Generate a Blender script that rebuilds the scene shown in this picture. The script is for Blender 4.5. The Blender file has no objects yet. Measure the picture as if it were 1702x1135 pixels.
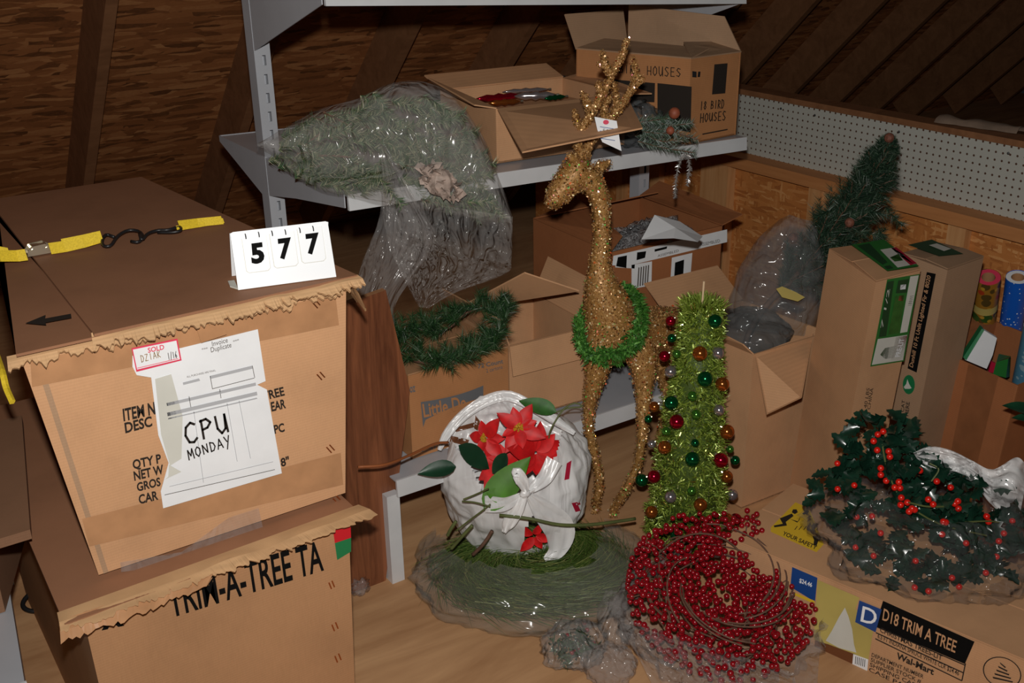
import bpy, bmesh, math, random
from mathutils import Vector as V, Matrix, noise, Quaternion
random.seed(7)
SC = bpy.context.scene
COL = SC.collection
# ------------------------------------------------------------------ camera
FPX, PITCH, ROLL, BEAR = 1800.0, math.radians(22.8), math.radians(-0.9), math.radians(34)
CAM = V((0, 0, 1.72))
_h = V((math.sin(BEAR), math.cos(BEAR), 0)); _r = V((math.cos(BEAR), -math.sin(BEAR), 0)); _z = V((0, 0, 1))
FWD = _h * math.cos(PITCH) - _z * math.sin(PITCH)
_u = _h * math.sin(PITCH) + _z * math.cos(PITCH)
RIGHT = _r * math.cos(ROLL) + _u * math.sin(ROLL)
UP = -_r * math.sin(ROLL) + _u * math.cos(ROLL)
cd = bpy.data.cameras.new('camera'); cam = bpy.data.objects.new('camera', cd); COL.objects.link(cam)
cd.sensor_width = 36.0; cd.lens = 36.0 * FPX / 1702.0; cd.clip_start = 0.05; cd.clip_end = 60
m3 = Matrix((RIGHT, UP, -FWD)).transposed(); cam.matrix_world = Matrix.Translation(CAM) @ m3.to_4x4()
SC.camera = cam
# ------------------------------------------------------------------ light: dark attic, one camera flash
w = bpy.data.worlds.new('attic_air'); SC.world = w; w.use_nodes = True
w.node_tree.nodes['Background'].inputs[0].default_value = (0.75, 0.85, 1.0, 1); w.node_tree.nodes['Background'].inputs[1].default_value = 0.006
fl = bpy.data.lights.new('flash', 'SPOT'); fl.energy = 190; fl.spot_size = math.radians(118); fl.spot_blend = 1.0; fl.shadow_soft_size = 0.022; fl.color = (1.0, 0.96, 0.91)
flo = bpy.data.objects.new('flash', fl); COL.objects.link(flo); flo.matrix_world = Matrix.Translation(CAM + UP * 0.13 + RIGHT * -0.01) @ (Matrix.Rotation(math.radians(-1.5), 4, UP.cross(FWD)) @ m3.to_4x4())
vs = SC.view_settings; vs.view_transform = 'Standard'; vs.look = 'None'; vs.exposure = 0.0; vs.gamma = 1.0; vs.use_curve_mapping = False
# ------------------------------------------------------------------ pixel helpers (frame 1702 x 1135)
def ray(x, y): return RIGHT * ((x - 851) / FPX) + UP * ((567.5 - y) / FPX) + FWD
def atz(x, y, z): d = ray(x, y); return CAM + d * ((z - CAM.z) / d.z)
def aty(x, y, Y): d = ray(x, y); return CAM + d * (Y / d.y)
def atx(x, y, X): d = ray(x, y); return CAM + d * (X / d.x)
def atd(x, y, dist): d = ray(x, y); return CAM + d * (dist / d.dot(_h))
def proj(p):
    q = V(p) - CAM; z = q.dot(FWD); return (851 + FPX * q.dot(RIGHT) / z, 567.5 - FPX * q.dot(UP) / z)
def inpoly(x, y, P):
    c = False; j = len(P) - 1
    for i in range(len(P)):
        if (P[i][1] > y) != (P[j][1] > y) and x < (P[j][0] - P[i][0]) * (y - P[i][1]) / (P[j][1] - P[i][1]) + P[i][0]: c = not c
        j = i
    return c
class Plane:
    def __init__(s, o, n): s.o = V(o); s.n = V(n).normalized()
    def hit(s, x, y): d = ray(x, y); return CAM + d * ((s.o - CAM).dot(s.n) / d.dot(s.n))
R3 = lambda a=1: V((random.uniform(-a, a), random.uniform(-a, a), random.uniform(-a, a)))
# ------------------------------------------------------------------ scene graph helpers
WM = {}
def root(name, label, cat, loc=(0, 0, 0), yaw=0, group=None):
    o = bpy.data.objects.new(name, None); o.empty_display_size = 0.05; COL.objects.link(o)
    o.location = loc; o.rotation_euler = (0, 0, yaw); o['label'] = label; o['category'] = cat
    if group: o['group'] = group
    WM[o.name] = Matrix.Translation(V(loc)) @ Matrix.Rotation(yaw, 4, 'Z'); return o
def tag(o, label, cat, group=None):
    o['label'] = label; o['category'] = cat
    if group: o['group'] = group
    return o
def mk(name, verts, faces, mat, parent=None, smooth=False, kind=None, label=None):
    """mesh object from world-space vertices, child of parent"""
    me = bpy.data.meshes.new(name)
    if parent is not None and parent.name in WM:
        inv = WM[parent.name].inverted(); verts = [inv @ V(v) for v in verts]
    me.from_pydata([tuple(v) for v in verts], [], faces); me.update()
    if smooth: me.polygons.foreach_set('use_smooth', [True] * len(me.polygons))
    me.materials.append(MAT[mat] if isinstance(mat, str) else mat)
    o = bpy.data.objects.new(name, me); COL.objects.link(o)
    if parent is not None: o.parent = parent; WM[o.name] = WM[parent.name].copy()
    else: WM[o.name] = Matrix.Identity(4)
    if kind: o['kind'] = kind
    if label: o['label'] = label
    return o
def inst(name, me, p, parent, scale=1.0, rot=None):
    """object sharing mesh data, placed at a world point"""
    o = bpy.data.objects.new(name, me); COL.objects.link(o); o.parent = parent
    o.location = WM[parent.name].inverted() @ V(p); o.scale = (scale,) * 3
    if rot is not None: o.rotation_mode = 'QUATERNION'; o.rotation_quaternion = WM[parent.name].to_quaternion().inverted() @ rot
    return o
class B:
    def __init__(s): s.v = []; s.f = []
    def add(s, v, f): n = len(s.v); s.v += [V(q) for q in v]; s.f += [tuple(i + n for i in q) for q in f]; return s
    def hexa(s, c): return s.add(c, [(3, 2, 1, 0), (4, 5, 6, 7), (0, 1, 5, 4), (1, 2, 6, 5), (2, 3, 7, 6), (3, 0, 4, 7)])
    def box(s, a, b):
        x0, y0, z0 = a; x1, y1, z1 = b
        return s.hexa([(x0, y0, z0), (x1, y0, z0), (x1, y1, z0), (x0, y1, z0), (x0, y0, z1), (x1, y0, z1), (x1, y1, z1), (x0, y1, z1)])
    def prism(s, poly, off):
        n = len(poly); off = V(off); P = [V(p) for p in poly]
        return s.add(P + [p + off for p in P], [tuple(range(n))[::-1], tuple(range(n, 2 * n))] + [(i, (i + 1) % n, n + (i + 1) % n, n + i) for i in range(n)])
    def tube(s, pts, rad, seg=8, cap=True):
        pts = [V(p) for p in pts]; n = len(pts)
        if not hasattr(rad, '__len__'): rad = [rad] * n
        if len(rad) != n: rad = [rad[min(len(rad) - 1, round(i * (len(rad) - 1) / (n - 1)))] for i in range(n)]
        up = None; vs = []
        for i in range(n):
            t = (pts[min(i + 1, n - 1)] - pts[max(i - 1, 0)])
            if t.length < 1e-9: t = V((0, 0, 1))
            t.normalize()
            if up is None: up = t.orthogonal().normalized()
            up = up - t * up.dot(t)
            up = up.normalized() if up.length > 1e-6 else t.orthogonal().normalized()
            b = t.cross(up)
            for k in range(seg):
                a = 2 * math.pi * k / seg; vs.append(pts[i] + (up * math.cos(a) + b * math.sin(a)) * rad[i])
        fs = [(i * seg + k, i * seg + (k + 1) % seg, (i + 1) * seg + (k + 1) % seg, (i + 1) * seg + k) for i in range(n - 1) for k in range(seg)]
        if cap: fs += [tuple(range(seg))[::-1], tuple(range((n - 1) * seg, n * seg))]
        return s.add(vs, fs)
    def sphere(s, c, r, seg=12, rings=8):
        c = V(c); vs = [c + V((0, 0, r))]; 
        for i in range(1, rings):
            th = math.pi * i / rings
            for k in range(seg): a = 2 * math.pi * k / seg; vs.append(c + V((math.sin(th) * math.cos(a), math.sin(th) * math.sin(a), math.cos(th))) * r)
        vs.append(c - V((0, 0, r))); L = len(vs) - 1
        fs = [(0, 1 + k, 1 + (k + 1) % seg) for k in range(seg)]
        for i in range(rings - 2):
            for k in range(seg): a = 1 + i * seg; fs.append((a + k, a + seg + k, a + seg + (k + 1) % seg, a + (k + 1) % seg))
        a = 1 + (rings - 2) * seg; fs += [(a + (k + 1) % seg, a + k, L) for k in range(seg)]
        return s.add(vs, fs)
    def needle(s, p, d, w):
        t = d.orthogonal().normalized(); t.rotate(Quaternion(d.normalized(), random.uniform(0, 6.28)))
        n = len(s.v); s.v += [p - t * w, p + t * w, p + d]; s.f.append((n, n + 1, n + 2))
    def strip(s, p, d, w, curl=0.0):
        t = d.orthogonal().normalized(); t.rotate(Quaternion(d.normalized(), random.uniform(0, 6.28))); n = len(s.v)
        k = d.cross(t).normalized() * curl
        s.v += [p - t * w, p + t * w, p + d * .55 + t * w + k, p + d * .55 - t * w + k, p + d + t * w * .4, p + d - t * w * .4]
        s.f += [(n, n + 1, n + 2, n + 3), (n + 3, n + 2, n + 4, n + 5)]
    def quad(s, c, a, b): n = len(s.v); s.v += [c - a - b, c + a - b, c + a + b, c - a + b]; s.f.append((n, n + 1, n + 2, n + 3))
    def mk(s, name, mat, parent=None, **k): return mk(name, s.v, s.f, mat, parent, **k)
def bez(P, n):
    """Catmull-Rom through points"""
    P = [V(p) for p in P]; Q = [P[0] * 2 - P[1]] + P + [P[-1] * 2 - P[-2]]; out = []
    m = len(P) - 1
    for i in range(n + 1):
        t = i / n * m; k = min(int(t), m - 1); t -= k; a, b, c, d = Q[k:k + 4]
        out.append(0.5 * ((2 * b) + (c - a) * t + (2 * a - 5 * b + 4 * c - d) * t * t + (3 * b - a - 3 * c + d) * t ** 3))
    return out
# ------------------------------------------------------------------ materials
MAT = {}
def new(name):
    m = bpy.data.materials.new(name); m.use_nodes = True; nt = m.node_tree; MAT[name] = m
    return m, nt, nt.nodes['Principled BSDF'], lambda t, **k: _n(nt, t, **k), lambda a, b: nt.links.new(a, b)
def _n(nt, t, **k):
    n = nt.nodes.new(t)
    for a, b in k.items():
        if a.startswith('i_'):
            key = a[2:]; n.inputs[int(key) if key.isdigit() else key.replace('_', ' ')].default_value = b
        else: setattr(n, a, b)
    return n
c4 = lambda c: (c[0], c[1], c[2], 1)
def ramp(N, stops):
    r = N('ShaderNodeValToRGB'); e = r.color_ramp.elements
    while len(e) < len(stops): e.new(0.5)
    for q, (p, c) in zip(e, stops): q.position = p; q.color = c4(c)
    return r
def coords(N, L, scale=(1, 1, 1), rot=(0, 0, 0)):
    t = N('ShaderNodeTexCoord'); m = N('ShaderNodeMapping'); m.inputs['Scale'].default_value = scale; m.inputs['Rotation'].default_value = rot
    L(t.outputs['Object'], m.inputs['Vector']); return m.outputs['Vector']
def plain(name, c, rough=0.5, metal=0.0, spec=0.5, var=0.0, vscale=20, coat=0.0):
    m, nt, p, N, L = new(name)
    p.inputs['Roughness'].default_value = rough; p.inputs['Metallic'].default_value = metal; p.inputs['Specular IOR Level'].default_value = spec; p.inputs['Coat Weight'].default_value = coat
    nz = N('ShaderNodeTexNoise', i_Scale=vscale, i_Detail=4.0); L(coords(N, L), nz.inputs['Vector'])
    r = ramp(N, [(0.3, [x * (1 - var) for x in c]), (0.7, [min(1, x * (1 + var)) for x in c])]); L(nz.outputs['Fac'], r.inputs['Fac']); L(r.outputs['Color'], p.inputs['Base Color']); return m
def cardboard(name, c, rough=0.72, line=0.06, axis=2, spec=0.25):
    m, nt, p, N, L = new(name); p.inputs['Roughness'].default_value = rough; p.inputs['Specular IOR Level'].default_value = spec
    co = coords(N, L); big = N('ShaderNodeTexNoise', i_Scale=5.0, i_Detail=5.0, i_Roughness=0.6); L(co, big.inputs['Vector'])
    fib = N('ShaderNodeTexNoise', i_Scale=1.0, i_Detail=3.0); L(coords(N, L, [(900, 900, 60), (60, 900, 900), (900, 60, 900)][0]), fib.inputs['Vector'])
    r = ramp(N, [(0.25, [x * 0.84 for x in c]), (0.5, c), (0.8, [x * 1.1 for x in c])]); L(big.outputs['Fac'], r.inputs['Fac'])
    wv = N('ShaderNodeTexWave', i_Scale=55.0, i_Distortion=0.6, bands_direction='XYZ'[axis]); L(co, wv.inputs['Vector'])
    ad = N('ShaderNodeMath', operation='MULTIPLY_ADD'); ad.inputs[1].default_value = line; ad.inputs[2].default_value = 1 - line; L(wv.outputs['Fac'], ad.inputs[0])
    a2 = N('ShaderNodeMath', operation='MULTIPLY_ADD'); a2.inputs[1].default_value = 0.2; a2.inputs[2].default_value = 0.9; L(fib.outputs['Fac'], a2.inputs[0])
    a3 = N('ShaderNodeMath', operation='MULTIPLY'); L(ad.outputs[0], a3.inputs[0]); L(a2.outputs[0], a3.inputs[1])
    mx = N('ShaderNodeMix', data_type='RGBA', blend_type='MULTIPLY'); mx.inputs[0].default_value = 1.0; L(r.outputs['Color'], mx.inputs[6]); L(a3.outputs[0], mx.inputs[7])
    L(mx.outputs[2], p.inputs['Base Color'])
    bp = N('ShaderNodeBump', i_Strength=0.12, i_Distance=0.002); L(big.outputs['Fac'], bp.inputs['Height']); L(bp.outputs['Normal'], p.inputs['Normal']); return m
def wood(name, c1, c2, stretch=(30, 30, 2.2), rough=0.6, spec=0.3, bump=0.1, scale=1.0):
    m, nt, p, N, L = new(name); p.inputs['Roughness'].default_value = rough; p.inputs['Specular IOR Level'].default_value = spec
    n1 = N('ShaderNodeTexNoise', i_Scale=scale, i_Detail=6.0, i_Roughness=0.65, i_Distortion=1.2); L(coords(N, L, stretch), n1.inputs['Vector'])
    n2 = N('ShaderNodeTexNoise', i_Scale=scale * 6, i_Detail=3.0); L(coords(N, L, stretch), n2.inputs['Vector'])
    mx = N('ShaderNodeMath', operation='MULTIPLY_ADD'); mx.inputs[1].default_value = 0.3; L(n2.outputs['Fac'], mx.inputs[0]); L(n1.outputs['Fac'], mx.inputs[2])
    r = ramp(N, [(0.42, c1), (0.85, c2)]); L(mx.outputs[0], r.inputs['Fac']); L(r.outputs['Color'], p.inputs['Base Color'])
    bp = N('ShaderNodeBump', i_Strength=bump, i_Distance=0.002); L(mx.outputs[0], bp.inputs['Height']); L(bp.outputs['Normal'], p.inputs['Normal']); return m
def osb(name, cols, s, lay):
    m, nt, p, N, L = new(name); p.inputs['Roughness'].default_value = 0.62; p.inputs['Specular IOR Level'].default_value = 0.3
    co = coords(N, L); dn = N('ShaderNodeTexNoise', i_Scale=9.0 * s, i_Detail=2.0); L(co, dn.inputs['Vector'])
    outs = []
    for k, (sc, rt) in enumerate(lay):
        mp = coords(N, L, [q * s for q in sc], rt); ad = N('ShaderNodeVectorMath', operation='MULTIPLY_ADD'); ad.inputs[1].default_value = (1.3, 1.3, 1.3)
        L(dn.outputs['Color'], ad.inputs[0]); L(mp, ad.inputs[2])
        v = N('ShaderNodeTexVoronoi', i_Scale=1.0); L(ad.outputs[0], v.inputs['Vector']); outs.append(v)
    g = [N('ShaderNodeSeparateColor') for _ in outs]
    for q, v in zip(g, outs): L(v.outputs['Color'], q.inputs[0])
    st1 = N('ShaderNodeMath', operation='GREATER_THAN'); st1.inputs[1].default_value = 0.42; L(g[0].outputs[1], st1.inputs[0])
    st2 = N('ShaderNodeMath', operation='GREATER_THAN'); st2.inputs[1].default_value = 0.5; L(g[1].outputs[1], st2.inputs[0])
    m1 = N('ShaderNodeMix'); L(st2.outputs[0], m1.inputs[0]); L(g[1].outputs[0], m1.inputs[2]); L(g[2].outputs[0], m1.inputs[3])
    m2 = N('ShaderNodeMix'); L(st1.outputs[0], m2.inputs[0]); L(g[0].outputs[0], m2.inputs[2]); L(m1.outputs[0], m2.inputs[3])
    fine = N('ShaderNodeTexNoise', i_Scale=60.0, i_Detail=3.0); L(coords(N, L, (1, 4, 4)), fine.inputs['Vector'])
    ad = N('ShaderNodeMath', operation='MULTIPLY_ADD'); ad.inputs[1].default_value = 0.35; L(fine.outputs['Fac'], ad.inputs[0])
    sb = N('ShaderNodeMath', operation='MULTIPLY'); sb.inputs[1].default_value = 0.8; L(m2.outputs[0], sb.inputs[0]); L(sb.outputs[0], ad.inputs[2])
    r = ramp(N, [(0.12, cols[0]), (0.4, cols[1]), (0.75, cols[2]), (1.0, cols[3])]); L(ad.outputs[0], r.inputs['Fac']); L(r.outputs['Color'], p.inputs['Base Color'])
    bp = N('ShaderNodeBump', i_Strength=0.25, i_Distance=0.003); L(ad.outputs[0], bp.inputs['Height']); L(bp.outputs['Normal'], p.inputs['Normal']); return m
def island(name, stops, rough=0.5, metal=0.0, spec=0.4, spark=None):
    m, nt, p, N, L = new(name); p.inputs['Roughness'].default_value = rough; p.inputs['Metallic'].default_value = metal; p.inputs['Specular IOR Level'].default_value = spec
    g = N('ShaderNodeNewGeometry'); r = ramp(N, stops); L(g.outputs['Random Per Island'], r.inputs['Fac']); L(r.outputs['Color'], p.inputs['Base Color'])
    if spark:
        t = N('ShaderNodeMath', operation='GREATER_THAN'); t.inputs[1].default_value = spark; L(g.outputs['Random Per Island'], t.inputs[0]); a = N('ShaderNodeMath', operation='MULTIPLY_ADD'); a.inputs[1].default_value = 1 - metal; a.inputs[2].default_value = metal; L(t.outputs[0], a.inputs[0]); L(a.outputs[0], p.inputs['Metallic'])
        b = N('ShaderNodeMath', operation='MULTIPLY_ADD'); b.inputs[1].default_value = .2 - rough; b.inputs[2].default_value = rough; L(t.outputs[0], b.inputs[0]); L(b.outputs[0], p.inputs['Roughness'])
    return m
def film(name, tint, fac, rough=0.14, haze=0.5, bump=0.6, bs=7, stretch=(1, 1, 1.0)):
    """thin clear or tinted polythene"""
    m, nt, p, N, L = new(name); p.inputs['Base Color'].default_value = c4([haze * t for t in tint]); p.inputs['Roughness'].default_value = rough; p.inputs['Specular IOR Level'].default_value = 1.0
    tr = N('ShaderNodeBsdfTransparent'); tr.inputs[0].default_value = c4([0.7 + 0.3 * t for t in tint]); mix = N('ShaderNodeMixShader')
    co = coords(N, L, stretch); nz = N('ShaderNodeTexNoise', i_Scale=bs * 0.5, i_Detail=1.0); L(co, nz.inputs['Vector'])
    r = N('ShaderNodeMapRange'); r.inputs[1].default_value = 0.3; r.inputs[2].default_value = 0.7; r.inputs[3].default_value = fac * 0.8; r.inputs[4].default_value = min(1, fac * 1.25); L(nz.outputs['Fac'], r.inputs[0])
    wr = N('ShaderNodeTexNoise', i_Scale=bs, i_Detail=2.0, i_Roughness=0.5, i_Distortion=1.2); L(co, wr.inputs['Vector'])
    ab = N('ShaderNodeMath', operation='SUBTRACT'); ab.inputs[1].default_value = .5; L(wr.outputs['Fac'], ab.inputs[0]); a2 = N('ShaderNodeMath', operation='ABSOLUTE'); L(ab.outputs[0], a2.inputs[0])
    bp = N('ShaderNodeBump', i_Strength=bump, i_Distance=0.06); L(a2.outputs[0], bp.inputs['Height']); L(bp.outputs['Normal'], p.inputs['Normal'])
    L(r.outputs[0], mix.inputs[0]); L(tr.outputs[0], mix.inputs[1]); L(p.outputs[0], mix.inputs[2]); L(mix.outputs[0], nt.nodes['Material Output'].inputs['Surface']); return m
cardboard('card_tan', (.58, .322, .168)); cardboard('card_brown', (.44, .235, .115)); cardboard('card_orange', (.46, .21, .085)); cardboard('card_red', (.36, .135, .052))
cardboard('card_grey', (.40, .25, .15)); cardboard('card_edge', (.55, .335, .17), line=.12); cardboard('card_top', (.30, .142, .075)); cardboard('card_dark', (.24, .125, .07))  # tops of the stacked cartons get a darker, redder board
plain('tape', (.45, .235, .115), .25, spec=.6, var=.12); plain('tape_red', (.26, .10, .04), .3, spec=.6, var=.12)
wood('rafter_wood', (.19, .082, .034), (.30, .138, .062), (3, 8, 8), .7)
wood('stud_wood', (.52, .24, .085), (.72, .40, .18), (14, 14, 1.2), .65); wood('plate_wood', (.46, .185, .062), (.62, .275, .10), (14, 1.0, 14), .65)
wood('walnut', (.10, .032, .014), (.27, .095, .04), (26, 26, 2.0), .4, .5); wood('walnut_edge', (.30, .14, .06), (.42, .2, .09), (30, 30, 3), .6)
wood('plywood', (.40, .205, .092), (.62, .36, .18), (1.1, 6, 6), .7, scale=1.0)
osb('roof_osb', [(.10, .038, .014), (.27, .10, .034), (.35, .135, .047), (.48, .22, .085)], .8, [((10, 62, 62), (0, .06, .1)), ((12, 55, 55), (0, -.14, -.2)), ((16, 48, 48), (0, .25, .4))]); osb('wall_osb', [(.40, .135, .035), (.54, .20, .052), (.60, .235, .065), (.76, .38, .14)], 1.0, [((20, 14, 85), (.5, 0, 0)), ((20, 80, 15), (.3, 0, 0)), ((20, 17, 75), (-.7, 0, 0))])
plain('steel_grey', (.50, .52, .56), .38, .15, .5, .05, 8); plain('steel_white', (.66, .68, .70), .35, .1, .5, .06, 12); plain('slot_dark', (.06, .05, .05), .7)
plain('black', (.012, .012, .013), .4); plain('print_black', (.006, .006, .006), .8, spec=.05); plain('ink', (.03, .024, .02), .8, spec=.05); plain('ink_soft', (.10, .085, .075), .8, spec=.05); plain('white_plastic', (.86, .89, .92), .3); plain('paper', (.80, .82, .84), .6, var=.03); plain('paper_grey', (.42, .43, .45), .7)
plain('tag_red', (.72, .05, .11), .5); plain('yellow_web', (.78, .56, .03), .6, var=.15, vscale=300); plain('zinc', (.66, .60, .46), .28, .9); plain('brown_ink', (.30, .17, .05), .6)
plain('label_green', (.02, .16, .03), .4); plain('label_dkgreen', (.008, .055, .02), .4); plain('label_red', (.42, .01, .04), .4); plain('label_blue', (.012, .06, .24), .4); plain('label_yellow', (.74, .48, .03), .45); plain('label_pale', (.62, .62, .56), .45, var=.08, vscale=8); plain('label_gold', (.52, .42, .12), .45, var=.25, vscale=4); plain('label_brown', (.16, .055, .02), .45); plain('label_grey', (.40, .44, .46), .5)
plain('slate_print', (.13, .135, .145), .7); plain('sticker_green', (.01, .18, .06), .5); plain('sticker_red', (.55, .01, .02), .5); plain('copper', (.5, .17, .06), .35, .9); plain('tan_wood', (.72, .52, .32), .6)
plain('berry', (.25, .003, .008), .22, spec=.6, var=.3, vscale=40); plain('holly_berry', (.62, .012, .006), .25, spec=.6); plain('twig', (.13, .065, .04), .7, var=.3, vscale=60); plain('green_stem', (.10, .12, .035), .6, var=.2); plain('orange_wire', (.30, .09, .025), .6)
plain('leaf_green', (.035, .13, .022), .55, var=.25, vscale=50); plain('leaf_light', (.075, .21, .02), .6, var=.25, vscale=40); plain('leaf_dark', (.008, .045, .02), .35, var=.3); plain('holly_leaf', (.006, .028, .016), .24, spec=.6, var=.4, vscale=30); plain('petal', (.62, .008, .01), .55, var=.3, vscale=30); plain('stamen', (.62, .34, .02), .6)
for nm, c in (('bauble_red', (.50, .006, .03)), ('bauble_green', (.008, .16, .05)), ('bauble_lime', (.12, .42, .06)), ('bauble_copper', (.58, .16, .03)), ('bauble_silver', (.55, .50, .52))): plain(nm, c, .16, .85)
island('pine', [(0, (.006, .026, .010)), (.5, (.018, .062, .018)), (.85, (.04, .10, .03)), (1, (.16, .22, .14))], .42); island('pine_teal', [(0, (.006, .022, .012)), (.6, (.02, .052, .028)), (.9, (.05, .09, .05)), (1, (.14, .19, .14))], .42)
island('pine_pale', [(0, (.03, .085, .035)), (.4, (.08, .16, .07)), (.75, (.24, .27, .15)), (1, (.46, .43, .30))], .5); island('pine_long', [(0, (.035, .075, .012)), (.5, (.075, .135, .022)), (.85, (.14, .19, .04)), (1, (.24, .24, .08))], .5)
island('frost', [(0, (.03, .06, .03)), (.6, (.08, .14, .09)), (1, (.55, .62, .6))], .4); island('silver_tinsel', [(0, (.35, .33, .31)), (1, (.75, .75, .74))], .3, .7)
island('gold_flake', [(0, (.26, .11, .03)), (.5, (.46, .24, .08)), (.8, (.74, .46, .19)), (.88, (.95, .78, .4)), (.93, (.95, .75, .35)), (.945, (1, .12, .04)), (.965, (.08, .75, .08)), (.98, (.95, .2, .35)), (1, (.95, .8, .45))], .35, .25, .6, .84)
island('lime_tinsel', [(0, (.12, .19, .02)), (.5, (.26, .36, .05)), (.8, (.45, .55, .10)), (.9, (.8, .85, .3)), (1, (.9, .95, .5))], .35, .3, .6, .8); island('green_tinsel', [(0, (.02, .085, .010)), (.6, (.05, .19, .022)), (1, (.16, .38, .07))], .5, .1)
island('sequin', [(0, (.9, .75, .4)), (.45, (1, .9, .6)), (.5, (.9, .12, .03)), (.72, (.9, .25, .05)), (.75, (.05, .6, .05)), (.92, (.1, .7, .1)), (1, (.9, .15, .4))], .3, .3, .8)  # bright flake colours painted in for the glitter's coloured highlights
plain('gold_base', (.40, .21, .06), .5, .2, var=.35, vscale=260); plain('lime_base', (.055, .09, .012), .6)
plain('cone_pink', (.40, .31, .26), .7, var=.3, vscale=60); plain('cone_brown', (.17, .06, .035), .7, var=.4, vscale=120); plain('cone_rust', (.26, .065, .03), .6, var=.3, vscale=50); plain('insulation', (.20, .14, .10), .8, var=.2)
film('clear_film', (1, .97, .94), .22, .15, .5, 1.0, 10, (1, 1, .45)); film('clear_film_thick', (1, .96, .94), .24, .12, .45, .7, 11, (1, 1, .5)); film('smoke_film', (.55, .6, .62), .40, .13, .30, .5, 6); film('tree_film', (.82, .85, .86), .24, .12, .36, .7, 7, (1, 1, .4)); film('holly_film', (.85, .85, .85), .12, .12, .28, 1.0, 6, (1.6, 1.6, .5)); film('needle_film', (.95, .93, .86), .17, .13, .42, .4, 6); film('bubble_film', (.9, .92, .95), .45, .1, .5, 1.0, 40); film('white_sack', (1, 1, 1), .9, .3, .88, .16, 8, (1.6, 1.6, .5)); film('white_film', (1, 1, 1), .72, .2, .85, .6, 10)
# pegboard: painted hardboard with holes on a one inch grid
m, nt, p, N, L = new('pegboard_paint'); p.inputs['Roughness'].default_value = 0.5
tc = N('ShaderNodeTexCoord'); sx = N('ShaderNodeSeparateXYZ'); L(tc.outputs['Object'], sx.inputs[0]); hs = []
for k in (1, 2):
    a = N('ShaderNodeMath', operation='MULTIPLY'); a.inputs[1].default_value = 1 / .0254; L(sx.outputs[k], a.inputs[0])
    b = N('ShaderNodeMath', operation='FRACT'); L(a.outputs[0], b.inputs[0]); c = N('ShaderNodeMath', operation='SUBTRACT'); c.inputs[1].default_value = .5; L(b.outputs[0], c.inputs[0])
    d = N('ShaderNodeMath', operation='POWER'); d.inputs[1].default_value = 2; L(c.outputs[0], d.inputs[0]); hs.append(d)
a = N('ShaderNodeMath', operation='ADD'); L(hs[0].outputs[0], a.inputs[0]); L(hs[1].outputs[0], a.inputs[1])
b = N('ShaderNodeMath', operation='LESS_THAN'); b.inputs[1].default_value = .0225; L(a.outputs[0], b.inputs[0])
mx = N('ShaderNodeMix', data_type='RGBA'); mx.inputs[6].default_value = (.50, .51, .46, 1); mx.inputs[7].default_value = (.10, .05, .03, 1); L(b.outputs[0], mx.inputs[0]); L(mx.outputs[2], p.inputs['Base Color'])
def roll_paper(name, base, layers):
    m, nt, p, N, L = new(name); p.inputs['Roughness'].default_value = .3; prev = None
    for scale, thr, col in layers:
        v = N('ShaderNodeTexVoronoi', i_Scale=scale); L(coords(N, L), v.inputs['Vector']); t = N('ShaderNodeMath', operation='LESS_THAN'); t.inputs[1].default_value = thr; L(v.outputs['Distance'], t.inputs[0])
        x = N('ShaderNodeMix', data_type='RGBA'); L(t.outputs[0], x.inputs[0]); x.inputs[7].default_value = c4(col)
        if prev is None: x.inputs[6].default_value = c4(base)
        else: L(prev, x.inputs[6])
        prev = x.outputs[2]
    L(prev, p.inputs['Base Color'])
roll_paper('sunflower_wrap', (.34, .16, .02), [(24, .36, (.10, .06, .015)), (17, .30, (.03, .09, .015)), (21, .24, (.40, .05, .015)), (30, .2, (.5, .28, .03))]); roll_paper('snow_wrap', (.01, .11, .55), [(75, .17, (.75, .82, .9))]); roll_paper('ice_wrap', (.12, .33, .5), [(30, .3, (.4, .6, .7))])
# ------------------------------------------------------------------ lettering
def put(name, vs, fs, plane, a, b, c, mat, parent, off):
    A, Bb, Cc = plane.hit(*a), plane.hit(*b), plane.hit(*c); ex = Bb - A; ey = Cc - A; n = plane.n if (CAM - plane.o).dot(plane.n) > 0 else -plane.n
    return mk(name, [A + ex * v[0] + ey * v[1] + n * off for v in vs], fs, mat, parent)
def text_px(s, plane, a, b, c, mat, parent, off=.0016, bold=0.0, name='printed_text'):
    cu = bpy.data.curves.new('t', 'FONT'); cu.body = s; cu.offset = bold; cu.resolution_u = 3; ob = bpy.data.objects.new('t', cu)
    COL.objects.link(ob); bpy.context.view_layer.update(); me = bpy.data.meshes.new_from_object(ob.evaluated_get(bpy.context.evaluated_depsgraph_get()))
    vs = [v.co.copy() for v in me.vertices]; fs = [tuple(q.vertices) for q in me.polygons]; bpy.data.objects.remove(ob); bpy.data.curves.remove(cu); bpy.data.meshes.remove(me)
    x0 = min(v.x for v in vs); x1 = max(v.x for v in vs); y1 = max(v.y for v in vs)
    return put(name, [((v.x - x0) / (x1 - x0), v.y / y1) for v in vs], fs, plane, a, b, c, mat, parent, off)
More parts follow.
